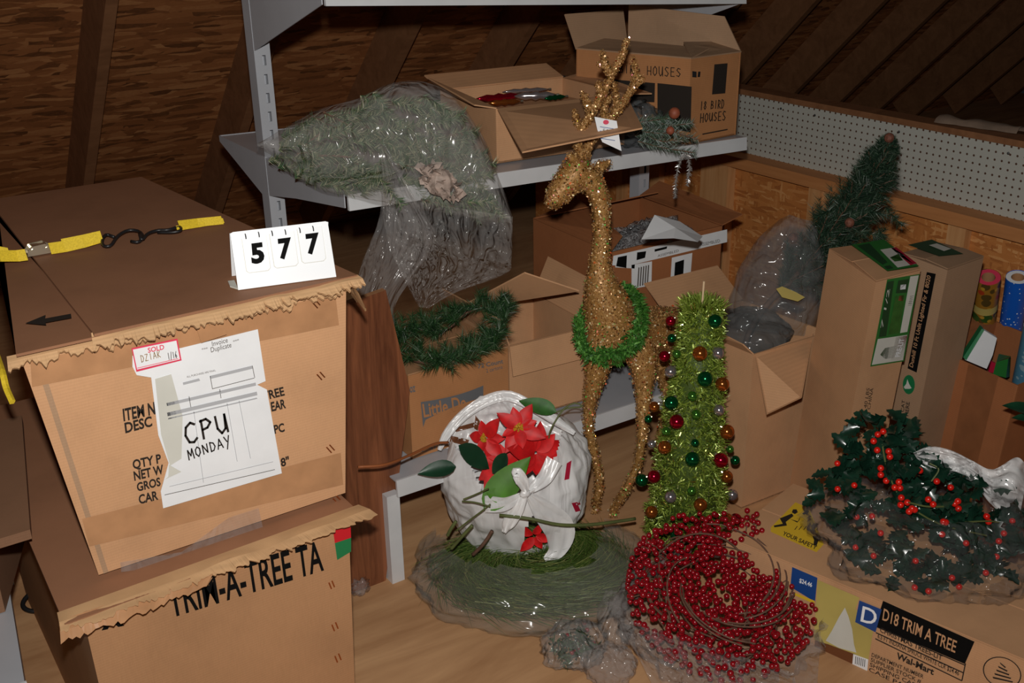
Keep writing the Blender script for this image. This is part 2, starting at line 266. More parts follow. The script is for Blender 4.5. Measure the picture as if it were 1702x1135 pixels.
GL = {'C': [[(.9, .85), (.6, 1), (.2, .8), (.05, .4), (.25, .05), (.6, 0), (.9, .15)]], 'P': [[(.15, 0), (.2, 1)], [(.1, .95), (.6, 1), (.9, .75), (.6, .5), (.2, .45)]], 'U': [[(.1, 1), (.12, .3), (.4, 0), (.75, .2), (.85, 1)], [(.85, 1), (.9, 0)]],
 'M': [[(.05, 0), (.15, .95), (.5, .3), (.85, 1), (.95, 0)]], 'O': [[(.5, 1), (.15, .75), (.1, .3), (.45, 0), (.85, .3), (.85, .75), (.5, 1)]], 'N': [[(.1, 0), (.12, 1), (.8, .05), (.88, 1)]], 'D': [[(.15, 0), (.15, 1), (.7, .85), (.9, .45), (.6, .05), (.1, 0)]], 'A': [[(.05, 0), (.5, 1), (.95, 0)], [(.2, .38), (.8, .38)]], 'Y': [[(.1, 1), (.5, .5)], [(.95, 1), (.3, -.3)]],
 'B': [[(.15, 0), (.15, 1), (.7, .9), (.7, .6), (.2, .52), (.85, .4), (.8, .08), (.1, 0)]], 'I': [[(.5, 0), (.5, 1)]], 'R': [[(.15, 0), (.15, 1), (.75, .85), (.7, .55), (.2, .5), (.9, 0)]], 'H': [[(.1, 0), (.1, 1)], [(.85, 0), (.85, 1)], [(.1, .5), (.85, .5)]], 'S': [[(.85, .9), (.4, 1), (.15, .75), (.5, .5), (.85, .3), (.55, 0), (.1, .1)]], 'E': [[(.85, 1), (.15, 1), (.15, 0), (.9, 0)], [(.15, .5), (.75, .5)]],
 'Z': [[(.1, 1), (.85, 1), (.1, 0), (.9, 0)]], 'K': [[(.15, 0), (.15, 1)], [(.85, 1), (.2, .45), (.9, 0)]], '1': [[(.5, 0), (.5, 1)]], '5': [[(.85, 1), (.25, 1), (.2, .6), (.65, .6), (.85, .3), (.55, 0), (.1, .08)]], '7': [[(.1, 1), (.9, 1), (.35, 0)]], '8': [[(.5, .52), (.2, .78), (.5, 1), (.8, .78), (.5, .52), (.15, .25), (.5, 0), (.85, .25), (.5, .52)]], '6': [[(.8, 1), (.3, .6), (.15, .25), (.5, 0), (.85, .25), (.5, .5), (.2, .3)]], '/': [[(.2, -.1), (.8, 1.1)]], ' ': []}
def hand_px(s, plane, a, b, c, mat, parent, wid=.07, off=.0018, name='handwriting'):
    vs, fs = [], []; n = len(s); asp = max(.05, (V(b) - V(a)).length / max(1, (V(c) - V(a)).length))
    for i, ch in enumerate(s):
        for pl in GL.get(ch, []):
            q = [V(((i + .1 + x * .8) / n * asp, y + .04 * math.sin(7 * i + 3 * y))) for x, y in pl]
            for j in range(len(q) - 1):
                d = (q[j + 1] - q[j]); d.normalize(); t = V((-d.y, d.x)) * wid * .5; e = d * wid * .3; k = len(vs)
                for w_ in (q[j] - t - e, q[j + 1] - t + e, q[j + 1] + t + e, q[j] + t - e): vs.append((w_.x / asp, w_.y))
                fs.append((k, k + 1, k + 2, k + 3))
    return put(name, vs, fs, plane, a, b, c, mat, parent, off)
def quad_px(name, plane, P, mat, parent, off=.001, th=0.0, **k):
    n = plane.n if (CAM - plane.o).dot(plane.n) > 0 else -plane.n
    pts = [plane.hit(*q) + n * off for q in P]
    if th: return B().prism(pts, -n * th).mk(name, mat, parent, **k)
    return mk(name, pts, [tuple(range(len(pts)))], mat, parent, **k)
# ------------------------------------------------------------------ generic soft and box shapes
def blob(name, c, ax, yaw, mat, parent=None, amp=.12, fr=4.0, nu=64, nv=40, keep=None, zmin=None, seed=0, ridge=.55, pleat=0.0):
    c = V(c); vs, fs = [], []; Rz = Matrix.Rotation(yaw, 3, 'Z'); idx = {}
    for i in range(nv + 1):
        th = math.pi * i / nv
        for k in range(nu):
            a = 2 * math.pi * k / nu; d = V((math.sin(th) * math.cos(a), math.sin(th) * math.sin(a), math.cos(th)))
            q = d * fr * .5 + V((seed * 3.1, seed, 0)); r = 1 + amp * (noise.noise(q) + ridge * (1 - 2 * abs(noise.noise(q * 2.3))) - .2 + .08 * noise.noise(q * 5)) + pleat * math.sin(a * 17 + seed) * math.sin(th)
            p = c + Rz @ V((d.x * ax[0], d.y * ax[1], d.z * ax[2])) * r
            if zmin is not None and p.z < zmin: p.z = zmin + .004 * noise.noise(p * 25)
            vs.append(p)
    for i in range(nv):
        for k in range(nu):
            q = (i * nu + k, i * nu + (k + 1) % nu, (i + 1) * nu + (k + 1) % nu, (i + 1) * nu + k)
            if keep is None or keep((vs[q[0]] + vs[q[2]]) / 2): fs.append(q)
    used = sorted({i for f in fs for i in f}); mp = {o: n for n, o in enumerate(used)}
    return mk(name, [vs[i] for i in used], [tuple(mp[i] for i in f) for f in fs], mat, parent, smooth=True)
def sheet_px(name, rows, mat, parent, nx=28, ny=40, amp=.015, fr=14.0, seed=0.0, vert=1.0):
    """hanging film; rows = [(left px, right px, depth)], resampled smoothly"""
    Lp = bez([V((r[0][0], r[0][1], r[2])) for r in rows], ny); Rp = bez([V((r[1][0], r[1][1], r[3] if len(r) > 3 else r[2])) for r in rows], ny); vs = []
    for i in range(ny + 1):
        for j in range(nx + 1):
            q = Lp[i].lerp(Rp[i], j / nx); u = V((j / nx * fr * .25 + seed, i / ny * fr * .1 * vert, seed))
            d = q.z + amp * (noise.noise(u * 2) + .8 * abs(noise.noise(u * 4)) + .5 * noise.noise(u * V((1, 1, 1)).length * 4))
            pt = atd(q.x, q.y, d)
            if pt.z < .004: pt = atz(q.x, q.y, .004 + .003 * abs(noise.noise(u * 3)))
            vs.append(pt)
    return mk(name, vs, [(i * (nx + 1) + j, i * (nx + 1) + j + 1, (i + 1) * (nx + 1) + j + 1, (i + 1) * (nx + 1) + j) for i in range(ny) for j in range(nx)], mat, parent, smooth=True)
def shell(bot, top, t=.005):
    """open box: bottom and four walls with thickness, corners counter-clockwise from above"""
    b = B(); c = sum((V(p) for p in bot), V((0, 0, 0))) / 4; b.prism(bot, (0, 0, t))
    for i in range(4):
        j = (i + 1) % 4; P = [V(bot[i]), V(bot[j]), V(top[j]), V(top[i])]; n = (P[1] - P[0]).cross(P[3] - P[0]).normalized()
        if n.dot(c - P[0]) < 0: n = -n
        b.prism(P, n * t)
    return b
def rect(o, u, v): o, u, v = V(o), V(u), V(v); return [o, o + u, o + u + v, o + v]
def panel(name, pts, t, mat, parent, **k):
    P = [V(p) for p in pts]; n = (P[1] - P[0]).cross(P[2] - P[0]).normalized(); return B().prism(P, n * t).mk(name, mat, parent, **k)
def jag(a, b, da, db, n, amp, seed, up):
    """ragged strip from line a-b out to line da-db"""
    vs = []; a, b, da, db, up = map(V, (a, b, da, db, up))
    for i in range(n + 1):
        t = i / n; k = .6 * noise.noise(V((t * 13 + seed, seed, 0))) + .8 * noise.noise(V((t * 47, seed, 2))) + .6 * noise.noise(V((t * 120, seed, 4))); lift = up * (.5 + .8 * noise.noise(V((t * 7, 5, seed))))
        p0 = a.lerp(b, t); p1 = da.lerp(db, t); e = p1 - p0
        vs += [p0, p0 + e * .55 + lift, p0 + e * (1 + amp * k) + lift * .2, p0 + e * (.96 + amp * k) + lift * .2 - V((0, -.004, .005)), p0 + e * .5 - V((0, -.004, .006))]
    return vs, [(i * 5 + q, i * 5 + q + 1, i * 5 + q + 6, i * 5 + q + 5) for i in range(n) for q in range(4)]
def decal_px(name, target, quad, mat, parent, off=.0015, n=8):
    """print wrapped onto a curved surface"""
    from mathutils.bvhtree import BVHTree
    M_ = WM[target.name]; tr_ = BVHTree.FromPolygons([M_ @ v.co for v in target.data.vertices], [tuple(q.vertices) for q in target.data.polygons]); vs = []; ok = []
    Q = [V((x, y)) for x, y in quad]
    for i in range(n + 1):
        for j in range(n + 1):
            p = Q[0].lerp(Q[1], j / n).lerp(Q[3].lerp(Q[2], j / n), i / n); d = ray(p.x, p.y).normalized(); h = tr_.ray_cast(CAM, d); ok.append(h[0] is not None); vs.append((h[0] - d * off) if h[0] else CAM + d * 3)
    fs = [q for q in ((i * (n + 1) + j, i * (n + 1) + j + 1, (i + 1) * (n + 1) + j + 1, (i + 1) * (n + 1) + j) for i in range(n) for j in range(n)) if all(ok[k] for k in q) and max((vs[a] - vs[q[0]]).length for a in q) < .04]
    return mk(name, vs, fs, mat, parent, smooth=True)
def pine_path(b, pts, n, ln, w, spread=1.0, tip=.35, rad=0.0):
    """needles all round a branch"""
    m = len(pts) - 1
    for i in range(n):
        t = random.random() * m; k = min(int(t), m - 1); p = pts[k].lerp(pts[k + 1], t - k); d = (pts[k + 1] - pts[k]).normalized()
        o = R3(); o = (o - d * o.dot(d)).normalized(); b.needle(p + o * rad * random.random(), (d * tip + o * spread).normalized() * ln * random.uniform(.6, 1.1), w)
# ================================================================== SETTING
def struct(o): o['kind'] = 'structure'; return o
struct(B().box((-3, -1.5, -.03), (9, 5.6, 0)).mk('floor', 'plywood'))
# roof slope: rafter undersides lie on Y + z = 5.11, sheathing 0.15 m behind
S2 = math.sqrt(.5); ND = V((0, S2, S2)); DN = V((0, S2, -S2))
def roofpt(x, s, back): return V((x, 3.6, 1.51)) + DN * s + ND * back
sheet = []
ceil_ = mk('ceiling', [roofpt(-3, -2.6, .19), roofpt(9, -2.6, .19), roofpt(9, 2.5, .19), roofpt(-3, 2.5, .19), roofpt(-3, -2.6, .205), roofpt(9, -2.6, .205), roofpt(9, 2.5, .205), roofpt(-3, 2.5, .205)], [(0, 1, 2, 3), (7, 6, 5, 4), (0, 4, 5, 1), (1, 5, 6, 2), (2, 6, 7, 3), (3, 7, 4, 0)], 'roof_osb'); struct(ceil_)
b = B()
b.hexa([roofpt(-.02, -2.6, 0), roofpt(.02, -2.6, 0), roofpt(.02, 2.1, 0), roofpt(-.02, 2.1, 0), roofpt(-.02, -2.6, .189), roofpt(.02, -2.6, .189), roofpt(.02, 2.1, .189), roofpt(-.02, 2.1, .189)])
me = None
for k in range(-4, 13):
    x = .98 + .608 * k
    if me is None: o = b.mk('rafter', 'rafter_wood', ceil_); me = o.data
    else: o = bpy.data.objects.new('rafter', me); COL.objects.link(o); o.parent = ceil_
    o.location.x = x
# gable end walls and the far slope close the attic off
for nm, x in (('wall_left', -3.0), ('wall_far_right', 8.98)): struct(B().box((x, -1.5, 0), (x + .02, 5.2, 3.4)).mk(nm, 'roof_osb'))
# low wall with pegboard on its top
wr = struct(B().box((3.235, .2, 0), (3.25, 4.55, .66)).mk('wall_right', 'wall_osb'))
for ya, yb, x0 in [(4.2, 4.24, 3.195), (3.8, 3.84, 3.195), (atx(1095, 300, 3.2).y, atx(1062, 300, 3.2).y, 3.2), (atx(1208, 320, 3.19).y, atx(1163, 320, 3.19).y, 3.19), (atx(1360, 340, 3.18).y, atx(1342, 340, 3.18).y, 3.18), (atx(1392, 350, 3.2).y, atx(1361, 350, 3.2).y, 3.2), (atx(1603, 400, 3.2).y, atx(1572, 400, 3.2).y, 3.2), (1.6, 1.64, 3.2), (1.2, 1.24, 3.2), (.8, .84, 3.2)]:
    B().box((x0, ya, 0), (3.234, yb, .655)).mk('stud', 'stud_wood', wr)
B().box((3.165, .2, .656), (3.29, 4.5, .70)).mk('top_plate', 'plate_wood', wr)
B().box((3.252, .2, .70), (3.262, 4.2, .930)).mk('pegboard', 'pegboard_paint', wr)
B().box((3.250, .2, .931), (3.34, 4.1, .952)).mk('cap_rail', 'rafter_wood', wr)
for yy in (1.95, 2.37, 2.75, 2.92): B().sphere((3.252, yy, .905), .005, 6, 4).mk('screw_head', 'black', wr)
ins = []
P0, P1 = atz(1553, 203, .955), atz(1690, 222, .955); vs = []; n = 22
for i in range(n + 1):
    t = i / n; c = P0.lerp(P1, t); wv = .03 + .012 * noise.noise(V((t * 6, 0, 0)))
    for j, (dx, dz) in enumerate([(-.5, 0), (-.3, .6), (.1, 1), (.5, .5), (.6, 0)]): vs.append(c + V((dx * wv * 1.5 + .02, 0, dz * (.022 + .014 * noise.noise(V((t * 5, j, 3)))))))
tag(mk('insulation_scrap', vs, [(i * 5 + j, i * 5 + j + 1, i * 5 + j + 6, i * 5 + j + 5) for i in range(n) for j in range(4)], 'insulation', smooth=True), 'crumpled pale scrap of insulation paper on the rail above the pegboard', 'insulation')
# ================================================================== METAL SHELVING
SX0, SX1 = 1.108, 2.47
sh = root('shelving_unit', 'grey steel store shelving unit with slotted uprights under the sloping roof', 'shelving', (1.8, 2.6, 0))
zm = lambda x: 1.033 - .040 * (x - SX0) / 1.36
zu = lambda x: 1.508 - .085 * (x - SX0) / 1.36
zd = lambda x: .312 - .012 * (x - SX0) / 1.36
PY = 2.85
z0 = aty(450, 67, PY).z; pitch = (z0 - aty(455, 193, PY).z) / 4
for X in (1.103, 2.475):
    b = B(); wd = .046; sx0, sx1 = X + .022, X + .032; sh_h = .027
    b.box((X, PY, 0), (sx0, PY + .003, 1.95)); b.box((sx1, PY, 0), (X + wd, PY + .003, 1.95))
    zs = [z0 + pitch * k for k in range(-30, 20)]; zs = [z for z in zs if .05 < z < 1.9]; lo = 0
    for z in zs: b.box((sx0, PY, lo), (sx1, PY + .003, z - sh_h / 2)); lo = z + sh_h / 2
    b.box((sx0, PY, lo), (sx1, PY + .003, 1.95))
    b.box((X, PY + .003, 0), (X + .003, PY + .05, 1.95)); b.box((X + wd - .003, PY + .003, 0), (X + wd, PY + .05, 1.95)); b.box((X + .003, PY + .045, 0), (X + wd - .003, PY + .05, 1.95))
    b.mk('upright', 'steel_grey', sh)
def shelf_board(zf, y0, y1, lipmat, lip=.04, x1=SX1, front=True):
    x0 = SX0; b = B()
    b.hexa([(x0, y0, zf(x0) - .004), (x1, y0, zf(x1) - .004), (x1, y1, zf(x1) - .004), (x0, y1, zf(x0) - .004), (x0, y0, zf(x0)), (x1, y0, zf(x1)), (x1, y1, zf(x1)), (x0, y1, zf(x0))])
    s = b.mk('shelf', 'steel_grey', sh)
    ya, yb = (y0 - .006, y0) if front else (y1, y1 + .006)
    B().hexa([(x0, ya - .004, zf(x0) - lip), (x1, ya - .004, zf(x1) - lip), (x1, yb, zf(x1) - lip), (x0, yb, zf(x0) - lip), (x0, ya, zf(x0) + .002), (x1, ya, zf(x1) + .002), (x1, yb, zf(x1) + .002), (x0, yb, zf(x0) + .002)]).mk('front_lip', lipmat, s)
    return s
def bracket(x, zf, pts, th=.003):
    z = zf(x); return B().prism([(x, y, z + dz) for y, dz in pts], (th, 0, 0)).mk('bracket', 'steel_grey', sh)
shelf_board(zm, 2.352, PY - .002, 'steel_white', .038); shelf_board(zm, PY + .052, 3.21, 'steel_grey', .02, front=False)
for x in (SX0 - .004, SX1 + .001):
    bracket(x, zm, [(PY - .001, .0), (2.36, 0), (2.36, -.034), (2.66, -.075), (PY - .001, -.108)]); bracket(x, zm, [(3.21, .002), (PY + .051, .002), (PY + .051, -.115), (3.21, -.016)])
    bracket(x, zu, [(PY - .001, 0), (2.40, 0), (2.40, -.034), (PY - .001, -.185)])
shelf_board(zu, 2.395, PY - .002, 'steel_white', .036)
shelf_board(zd, 2.19, PY - .002, 'steel_white', .045)
B().box((SX0 - .025, 2.196, 0), (SX0 + .012, 2.235, .268)).mk('leg', 'steel_white', sh)
B().box((SX1 - .03, 2.196, 0), (SX1, 2.23, .255)).mk('leg', 'steel_white', sh)
# ================================================================== BIG STACKED CARTONS (left)
FY = 1.819
ub = root('cardboard_box', 'large battered tan carton with taped invoice and yellow strap, upper of the stack', 'box', (.55, 2.3, .56))
bot = [V((.301, FY, .562)), V((.803, FY, .562)), V((.76, 2.80, .562)), V((.40, 2.80, .562))]; top = [V((.245, FY, 1.022)), V((.842, FY, 1.022)), V((.757, 2.83, 1.022)), V((.408, 2.83, 1.022))]
bb = B(); nseg = 14; vs = []
for i in range(nseg + 1):   # softly bulging walls
    t = i / nseg
    for k in range(4):
        a0, a1 = bot[k].lerp(top[k], t), bot[(k + 1) % 4].lerp(top[(k + 1) % 4], t); o = (a1 - a0).cross(V((0, 0, 1))).normalized()
        for j in range(10):
            s = j / 10; q = a0.lerp(a1, s); bul = math.sin(math.pi * s) * math.sin(math.pi * t) * .004 + .003 * noise.noise(q * 6) * math.sin(math.pi * s) if k else 0
            vs.append(q + o * bul)
fs = [(i * 40 + j, i * 40 + (j + 1) % 40, (i + 1) * 40 + (j + 1) % 40, (i + 1) * 40 + j) for i in range(nseg) for j in range(40)] + [tuple(range(40))[::-1], tuple(range(nseg * 40, nseg * 40 + 40))]
mk('carton_body', vs, fs, 'card_tan', ub)
panel('flap', [(.238, 1.80, 1.023), (.372, 1.80, 1.023), (.372, 2.83, 1.023), (.402, 2.83, 1.023)], .005, 'card_top', ub)
panel('flap', [(.362, 1.795, 1.030), (.858, 1.80, 1.030), (.757, 2.84, 1.030), (.385, 2.84, 1.030)], .005, 'card_top', ub)
v, f = jag((.36, 1.806, 1.034), (.86, 1.806, 1.034), (.355, 1.786, 1.010), (.868, 1.784, 1.014), 180, .55, 1.3, (0, -.003, .008)); mk('torn_flap_edge', v, f, 'card_edge', ub)
v, f = jag((.226, 1.82, 1.020), (.84, 1.82, 1.020), (.222, 1.803, 1.004), (.84, 1.803, 1.002), 180, .7, 4.7, (0, -.002, .004)); mk('torn_flap_edge', v, f, 'card_edge', ub)
v, f = jag((.84, 1.805, 1.03), (.84, 1.95, 1.03), (.868, 1.795, .965), (.862, 1.93, 1.0), 14, .4, 2.2, (.004, 0, .004)); mk('torn_flap_edge', v, f, 'card_edge', ub)
UF = Plane((0, FY, 0), (0, -1, 0)); UT = Plane((0, 0, 1.036), (0, 0, 1))
quad_px('tape_band', UF, [(53, 643), (50, 600), (557, 489), (563, 540)], 'tape', ub, .0012); quad_px('tape_band', UF, [(148, 908), (136, 862), (566, 752), (570, 805)], 'tape', ub, .0012)
quad_px('corner_crease', UF, [(62, 612), (72, 610), (180, 950), (172, 953)], 'card_grey', ub, .001)
for pts in ([(322, 540), (370, 526), (372, 552), (330, 566)], [(390, 508), (440, 495), (441, 510), (392, 524)]): quad_px('torn_tape', UF, pts, 'tape', ub, .014)
quad_px('clear_tape', UF, [(378, 858), (428, 842), (438, 888), (380, 912), (300, 935), (200, 948), (198, 932), (300, 915)], 'clear_film_thick', ub, .006)
for a, q in (((207, 704), [(262, 690), (204, 680)]), ((209, 718 + 0), [(258, 706), (207, 694 + 0)])): pass
T = lambda s, a, b_, c, mat='ink', par=ub, pl=UF, **k: text_px(s, pl, a, b_, c, mat, par, **k)
for s_, a_, b_, c_ in (('ITEM N', (205, 699), (258, 687), (203, 679)), ('DESC', (208, 719), (253, 707), (206, 702)), ('QTY P', (221, 779), (268, 768), (219, 764)), ('NET W', (223, 798), (272, 786), (221, 783)), ('GROS', (228, 816), (267, 806), (226, 802)), ('CAR', (231, 837), (263, 829), (229, 822)), ('TREE', (437, 665), (473, 656), (434, 651)), ('EAR', (451, 683), (475, 677), (449, 668)), ('PC', (456, 720), (473, 716), (454, 706)), ('8"', (467, 775), (481, 771), (465, 761))): T(s_, a_, b_, c_, bold=.03)
inv = quad_px('invoice_sheet', UF, [(219, 608), (219, 590), (300, 577), (427, 546), (440, 632), (426, 638), (442, 646), (467, 785), (270, 843), (266, 815), (279, 768), (262, 722), (250, 626), (226, 622)], 'paper', ub, .0045, .0008)
QI = lambda P, m_: quad_px('printed_rule', UF, P, m_, inv, .0055)
for P, m_ in (([(302, 634), (329, 627), (331, 631), (303, 638)], 'paper_grey'), ([(347, 623), (417, 606), (418, 611), (348, 628)], 'paper_grey'), ([(275, 668), (423, 634), (424, 639), (276, 673)], 'paper_grey'), ([(276, 684), (425, 649), (426, 655), (277, 690)], 'paper_grey'), ([(278, 693), (425, 659), (426, 661), (278, 695)], 'paper_grey'),
             ([(347, 623), (348, 623), (352, 645), (351, 645)], 'ink_soft'), ([(351, 644), (421, 626), (421, 627), (351, 645)], 'ink_soft'), ([(417, 606), (418, 606), (422, 626), (421, 626)], 'ink_soft'), ([(272, 820), (455, 778), (455, 779), (272, 821)], 'ink_soft'), ([(280, 806), (452, 765), (452, 766), (280, 807)], 'paper_grey'),
             ([(375, 668), (376, 668), (393, 765), (392, 765)], 'paper_grey'), ([(395, 664), (396, 664), (415, 760), (414, 760)], 'paper_grey'), ([(320, 682), (321, 682), (337, 800), (336, 800)], 'paper_grey'), ([(363, 645), (364, 645), (366, 660), (365, 660)], 'ink_soft'), ([(312, 657), (313, 657), (316, 675), (315, 675)], 'ink_soft'), ([(272, 795), (300, 782), (279, 770), (278, 790)], 'label_pale'), ([(256, 628), (283, 620), (302, 690), (300, 760), (281, 772), (266, 720)], 'label_pale')): QI(P, m_)
T('Invoice', (351, 574), (377, 567), (350, 566), 'ink_soft', inv, off=.0058); T('Duplicate', (349, 584), (383, 575), (348, 576), 'ink_soft', inv, off=.0058); T('***', (334, 582), (344, 580), (333, 577), 'ink_soft', inv, off=.0058); T('***', (386, 569), (396, 566), (385, 564), 'ink_soft', inv, off=.0058); T('ALL PURCHASES ARE FINAL', (309, 626), (357, 615), (308, 623), 'ink_soft', inv, off=.0058)
hand_px('CPU', UF, (306, 737), (382, 715), (299, 705), 'ink', inv, .12, .006); hand_px('MONDAY', UF, (311, 763), (383, 737), (307, 747), 'ink', inv, .13, .006)
sold = quad_px('sold_tag', UF, [(217, 577), (293, 561), (300, 597), (225, 616)], 'tag_red', ub, .0062, .0008)
quad_px('tag_face', UF, [(219, 579), (291, 564), (297, 595), (226, 612)], 'paper', sold, .0068); T('SOLD', (244, 584), (271, 578), (243, 576), 'tag_red', sold, off=.0075, bold=.02); hand_px('DZIAK', UF, (232, 600), (266, 591), (230, 589), 'brown_ink', sold, .1, .0075); hand_px('1/16', UF, (277, 596), (293, 592), (275, 585), 'ink_soft', sold, .1, .0075)
quad_px('rule', UF, [(226, 609), (294, 593), (294, 594), (226, 610)], 'tag_red', sold, .0075)
quad_px('printed_arrow', UT, [(42, 538), (76, 524), (75, 530), (118, 522), (119, 529), (76, 537), (77, 541)], 'ink', ub, .0009)
for x, y in ((518, 503), (522, 498), (525, 622), (530, 618), (541, 743), (546, 739), (552, 828), (558, 824)): quad_px('staple', UF, [(x, y), (x + 2, y - 1), (x + 10, y + 8), (x + 8, y + 9)], 'copper', ub, .003, .0015)
# ---- lower carton
LY = 1.745
lb = root('cardboard_box', 'large battered brown carton lettered TRIM-A-TREE, bottom of the stack', 'box', (.52, 2.2, 0))
B().hexa([(.262, LY, 0), (.748, LY, 0), (.755, 2.70, 0), (.262, 2.70, 0), (.25, LY, .543), (.772, LY, .543), (.772, 2.72, .543), (.25, 2.72, .543)]).mk('carton_body', 'card_brown', lb)
panel('flap', [(.215, 1.72, .545), (.80, 1.735, .545), (.79, 2.72, .545), (.24, 2.72, .545)], .006, 'card_top', lb)
v, f = jag((.212, 1.76, .553), (.81, 1.775, .553), (.205, 1.706, .545), (.825, 1.715, .552), 150, .28, 7.1, (0, -.002, .008)); mk('torn_flap_edge', v, f, 'card_edge', lb)
v, f = jag((.21, 1.735, .552), (.50, 1.735, .552), (.200, 1.699, .528), (.46, 1.702, .538), 40, .25, 9.4, (0, -.004, .009)); mk('torn_flap_edge', v, f, 'tape', lb)
LF = Plane((0, LY, 0), (0, -1, 0))
TL = lambda s, a, b_, c, **k: text_px(s, LF, a, b_, c, 'print_black', lb, **k)
TL('TRIM-A-TREE TA', (284, 1025), (538, 946), (274, 973), bold=.018); TL('X', (168, 1045), (206, 1037), (161, 1015), bold=.05)
quad_px('sticker', LF, [(553, 880), (582, 868), (583, 893), (556, 902)], 'sticker_red', lb, .0015); quad_px('sticker', LF, [(556, 902), (583, 893), (583, 916), (560, 930)], 'sticker_green', lb, .0015)
for x, y in ((545, 968), (550, 1038), (555, 1090), (550, 965), (556, 1034), (561, 1086)): quad_px('staple', LF, [(x, y), (x + 2, y - 1), (x + 6, y + 9), (x + 4, y + 10)], 'copper', lb, .003, .0015)
# ---- strap
st = root('cargo_strap', 'yellow webbing cargo strap with cam buckle and black hooks across the top carton', 'strap', (.5, 2.34, 1.036))
ztop = 1.0365
def web(pts, wpx, name='webbing'):
    vs = []; 
    for x, y, lift in pts: p = atz(x, y, ztop + lift); q_ = V((0, .62, .78)) * wpx; p = p + V((0, 0, wpx * .6)); vs += [p - q_, p + q_, p + q_ + V((0, .0016, -.001)), p - q_ + V((0, .0016, -.001))]
    n = len(pts); fs = [(i * 4 + q, i * 4 + (q + 1) % 4, (i + 1) * 4 + (q + 1) % 4, (i + 1) * 4 + q) for i in range(n - 1) for q in range(4)] + [(3, 2, 1, 0), (n * 4 - 4, n * 4 - 3, n * 4 - 2, n * 4 - 1)]
    return mk(name, vs, fs, 'yellow_web', st)
web([(-22, 433, .002), (0, 431, .012), (30, 431, .003), (45, 429, .004)], .0125); web([(84, 419, .006), (110, 415, .004), (140, 408, .007), (170, 399, .010)], .0125); web([(105, 412, .008), (140, 405, .010), (170, 398, .012)], .0125)
web([(298, 378, .010), (330, 374, .004), (370, 370, .003)], .010); web([(294, 382, .008), (330, 376, .003), (372, 369, .002)], .006)
web([(-30, 424, .002), (-6, 420, .02), (16, 424, .012), (18, 432, .003)], .01)
bk = B(); c = atz(65, 422, ztop); X_, Y_ = V((1, 0, 0)), V((0, 1, 0))
for s in (-1, 1):
    o = c + Y_ * .014 * s; bk.prism([o + V((dx, 0, dz)) for dx, dz in ((-.024, .002), (.024, .002), (.025, .014), (.012, .023), (-.016, .021), (-.024, .010))], Y_ * .002)
bk.box((c.x - .022, c.y - .013, c.z + .003), (c.x + .022, c.y + .013, c.z + .006)); bk.tube([c + V((-.012, -.016, .012)), c + V((-.012, .016, .012))], .005); bk.tube([c + V((.015, -.016, .012)), c + V((.015, .016, .012))], .004); bk.box((c.x - .012, c.y - .011, c.z + .014), (c.x + .016, c.y + .011, c.z + .021))
bk.mk('cam_buckle', 'zinc', st)
hk = lambda P: B().tube(bez([atz(x, y, ztop + .008 + l) for x, y, l in P], 26), .0034, 7).mk('hook', 'black', st, smooth=True)
hk([(190, 394, 0), (177, 390, .003), (170, 398, .004), (172, 408, 0), (184, 408, 0), (196, 392, .004), (212, 383, .006), (230, 384, .004), (238, 394, 0), (230, 402, 0), (218, 401, 0)])
hk([(232, 388, .008), (236, 398, .004), (246, 388, .004), (262, 383, .004), (280, 382, .004), (298, 377, .004), (300, 383, .003), (286, 386, .002), (262, 386, .002)])
# side strap tail hanging by the left of the carton
B().tube(bez([atz(-6, 590, .93), atz(4, 620, .92), atz(10, 645, .90), atz(20, 668, .885)], 10), .006, 5).mk('strap_tail', 'yellow_web', st)
# ---- lot number stand
sg = root('lot_number_stand', 'white plastic flip-number stand reading 577 standing on the top carton', 'sign', tuple(atz(475, 472, ztop)))
a0, a1 = atz(396, 482, ztop), atz(559, 460, ztop); sd = (a1 - a0).normalized(); sn = V((sd.y, -sd.x, 0)); sback = -sn
topo = sback * .030 + V((0, 0, .1005)); SP = Plane(a0, sd.cross(topo).normalized()); 
if SP.n.dot(CAM - a0) < 0: SP.n = -SP.n
F_ = B(); F_.prism([a0, a1, a1 + topo - sd * .002, a1 + topo - sd * .006 + topo * .02, a0 + topo + sd * .006 + topo * .02, a0 + topo + sd * .001], -SP.n * .003); F_.mk('front_panel', 'white_plastic', sg)
B().prism([a0 + sback * .085, a1 + sback * .085, a1 + topo - SP.n * .004, a0 + topo - SP.n * .004], sback * .003).mk('rear_panel', 'white_plastic', sg)
B().prism([a0 + sn * .0 + V((0, 0, .0005)), a0 - sd * .012 + sback * .02 + V((0, 0, .0005)), a0 - sd * .012 + sback * .05 + V((0, 0, .0005)), a0 + sback * .05 + V((0, 0, .0005))], V((0, 0, .003))).mk('base_foot', 'label_pale', sg)
for k, ch in enumerate('577'):
    x0 = 412 + 46 * k; y0 = 447 - 8 * k
    cdp = quad_px('card_edge_line', SP, [(x0 - 11, y0 - 50), (x0 + 30.5, y0 - 56), (x0 + 38, y0 - 2), (x0 + 34, y0 + 3), (x0 + 2, y0 + 7), (x0 - 3, y0 + 4)], 'label_pale', sg, .0014, .0008); cdp = quad_px('number_card', SP, [(x0 - 10, y0 - 50), (x0 + 30, y0 - 56), (x0 + 37, y0 - 2), (x0 + 33, y0 + 2), (x0 + 2, y0 + 6), (x0 - 2, y0 + 3)], 'white_plastic', sg, .0022, .0008)
    text_px(ch, SP, (x0 + 6, y0 - 10), (x0 + 28, y0 - 13), (x0 + 3, y0 - 42), 'print_black', cdp, .0032, .05, name='numeral')
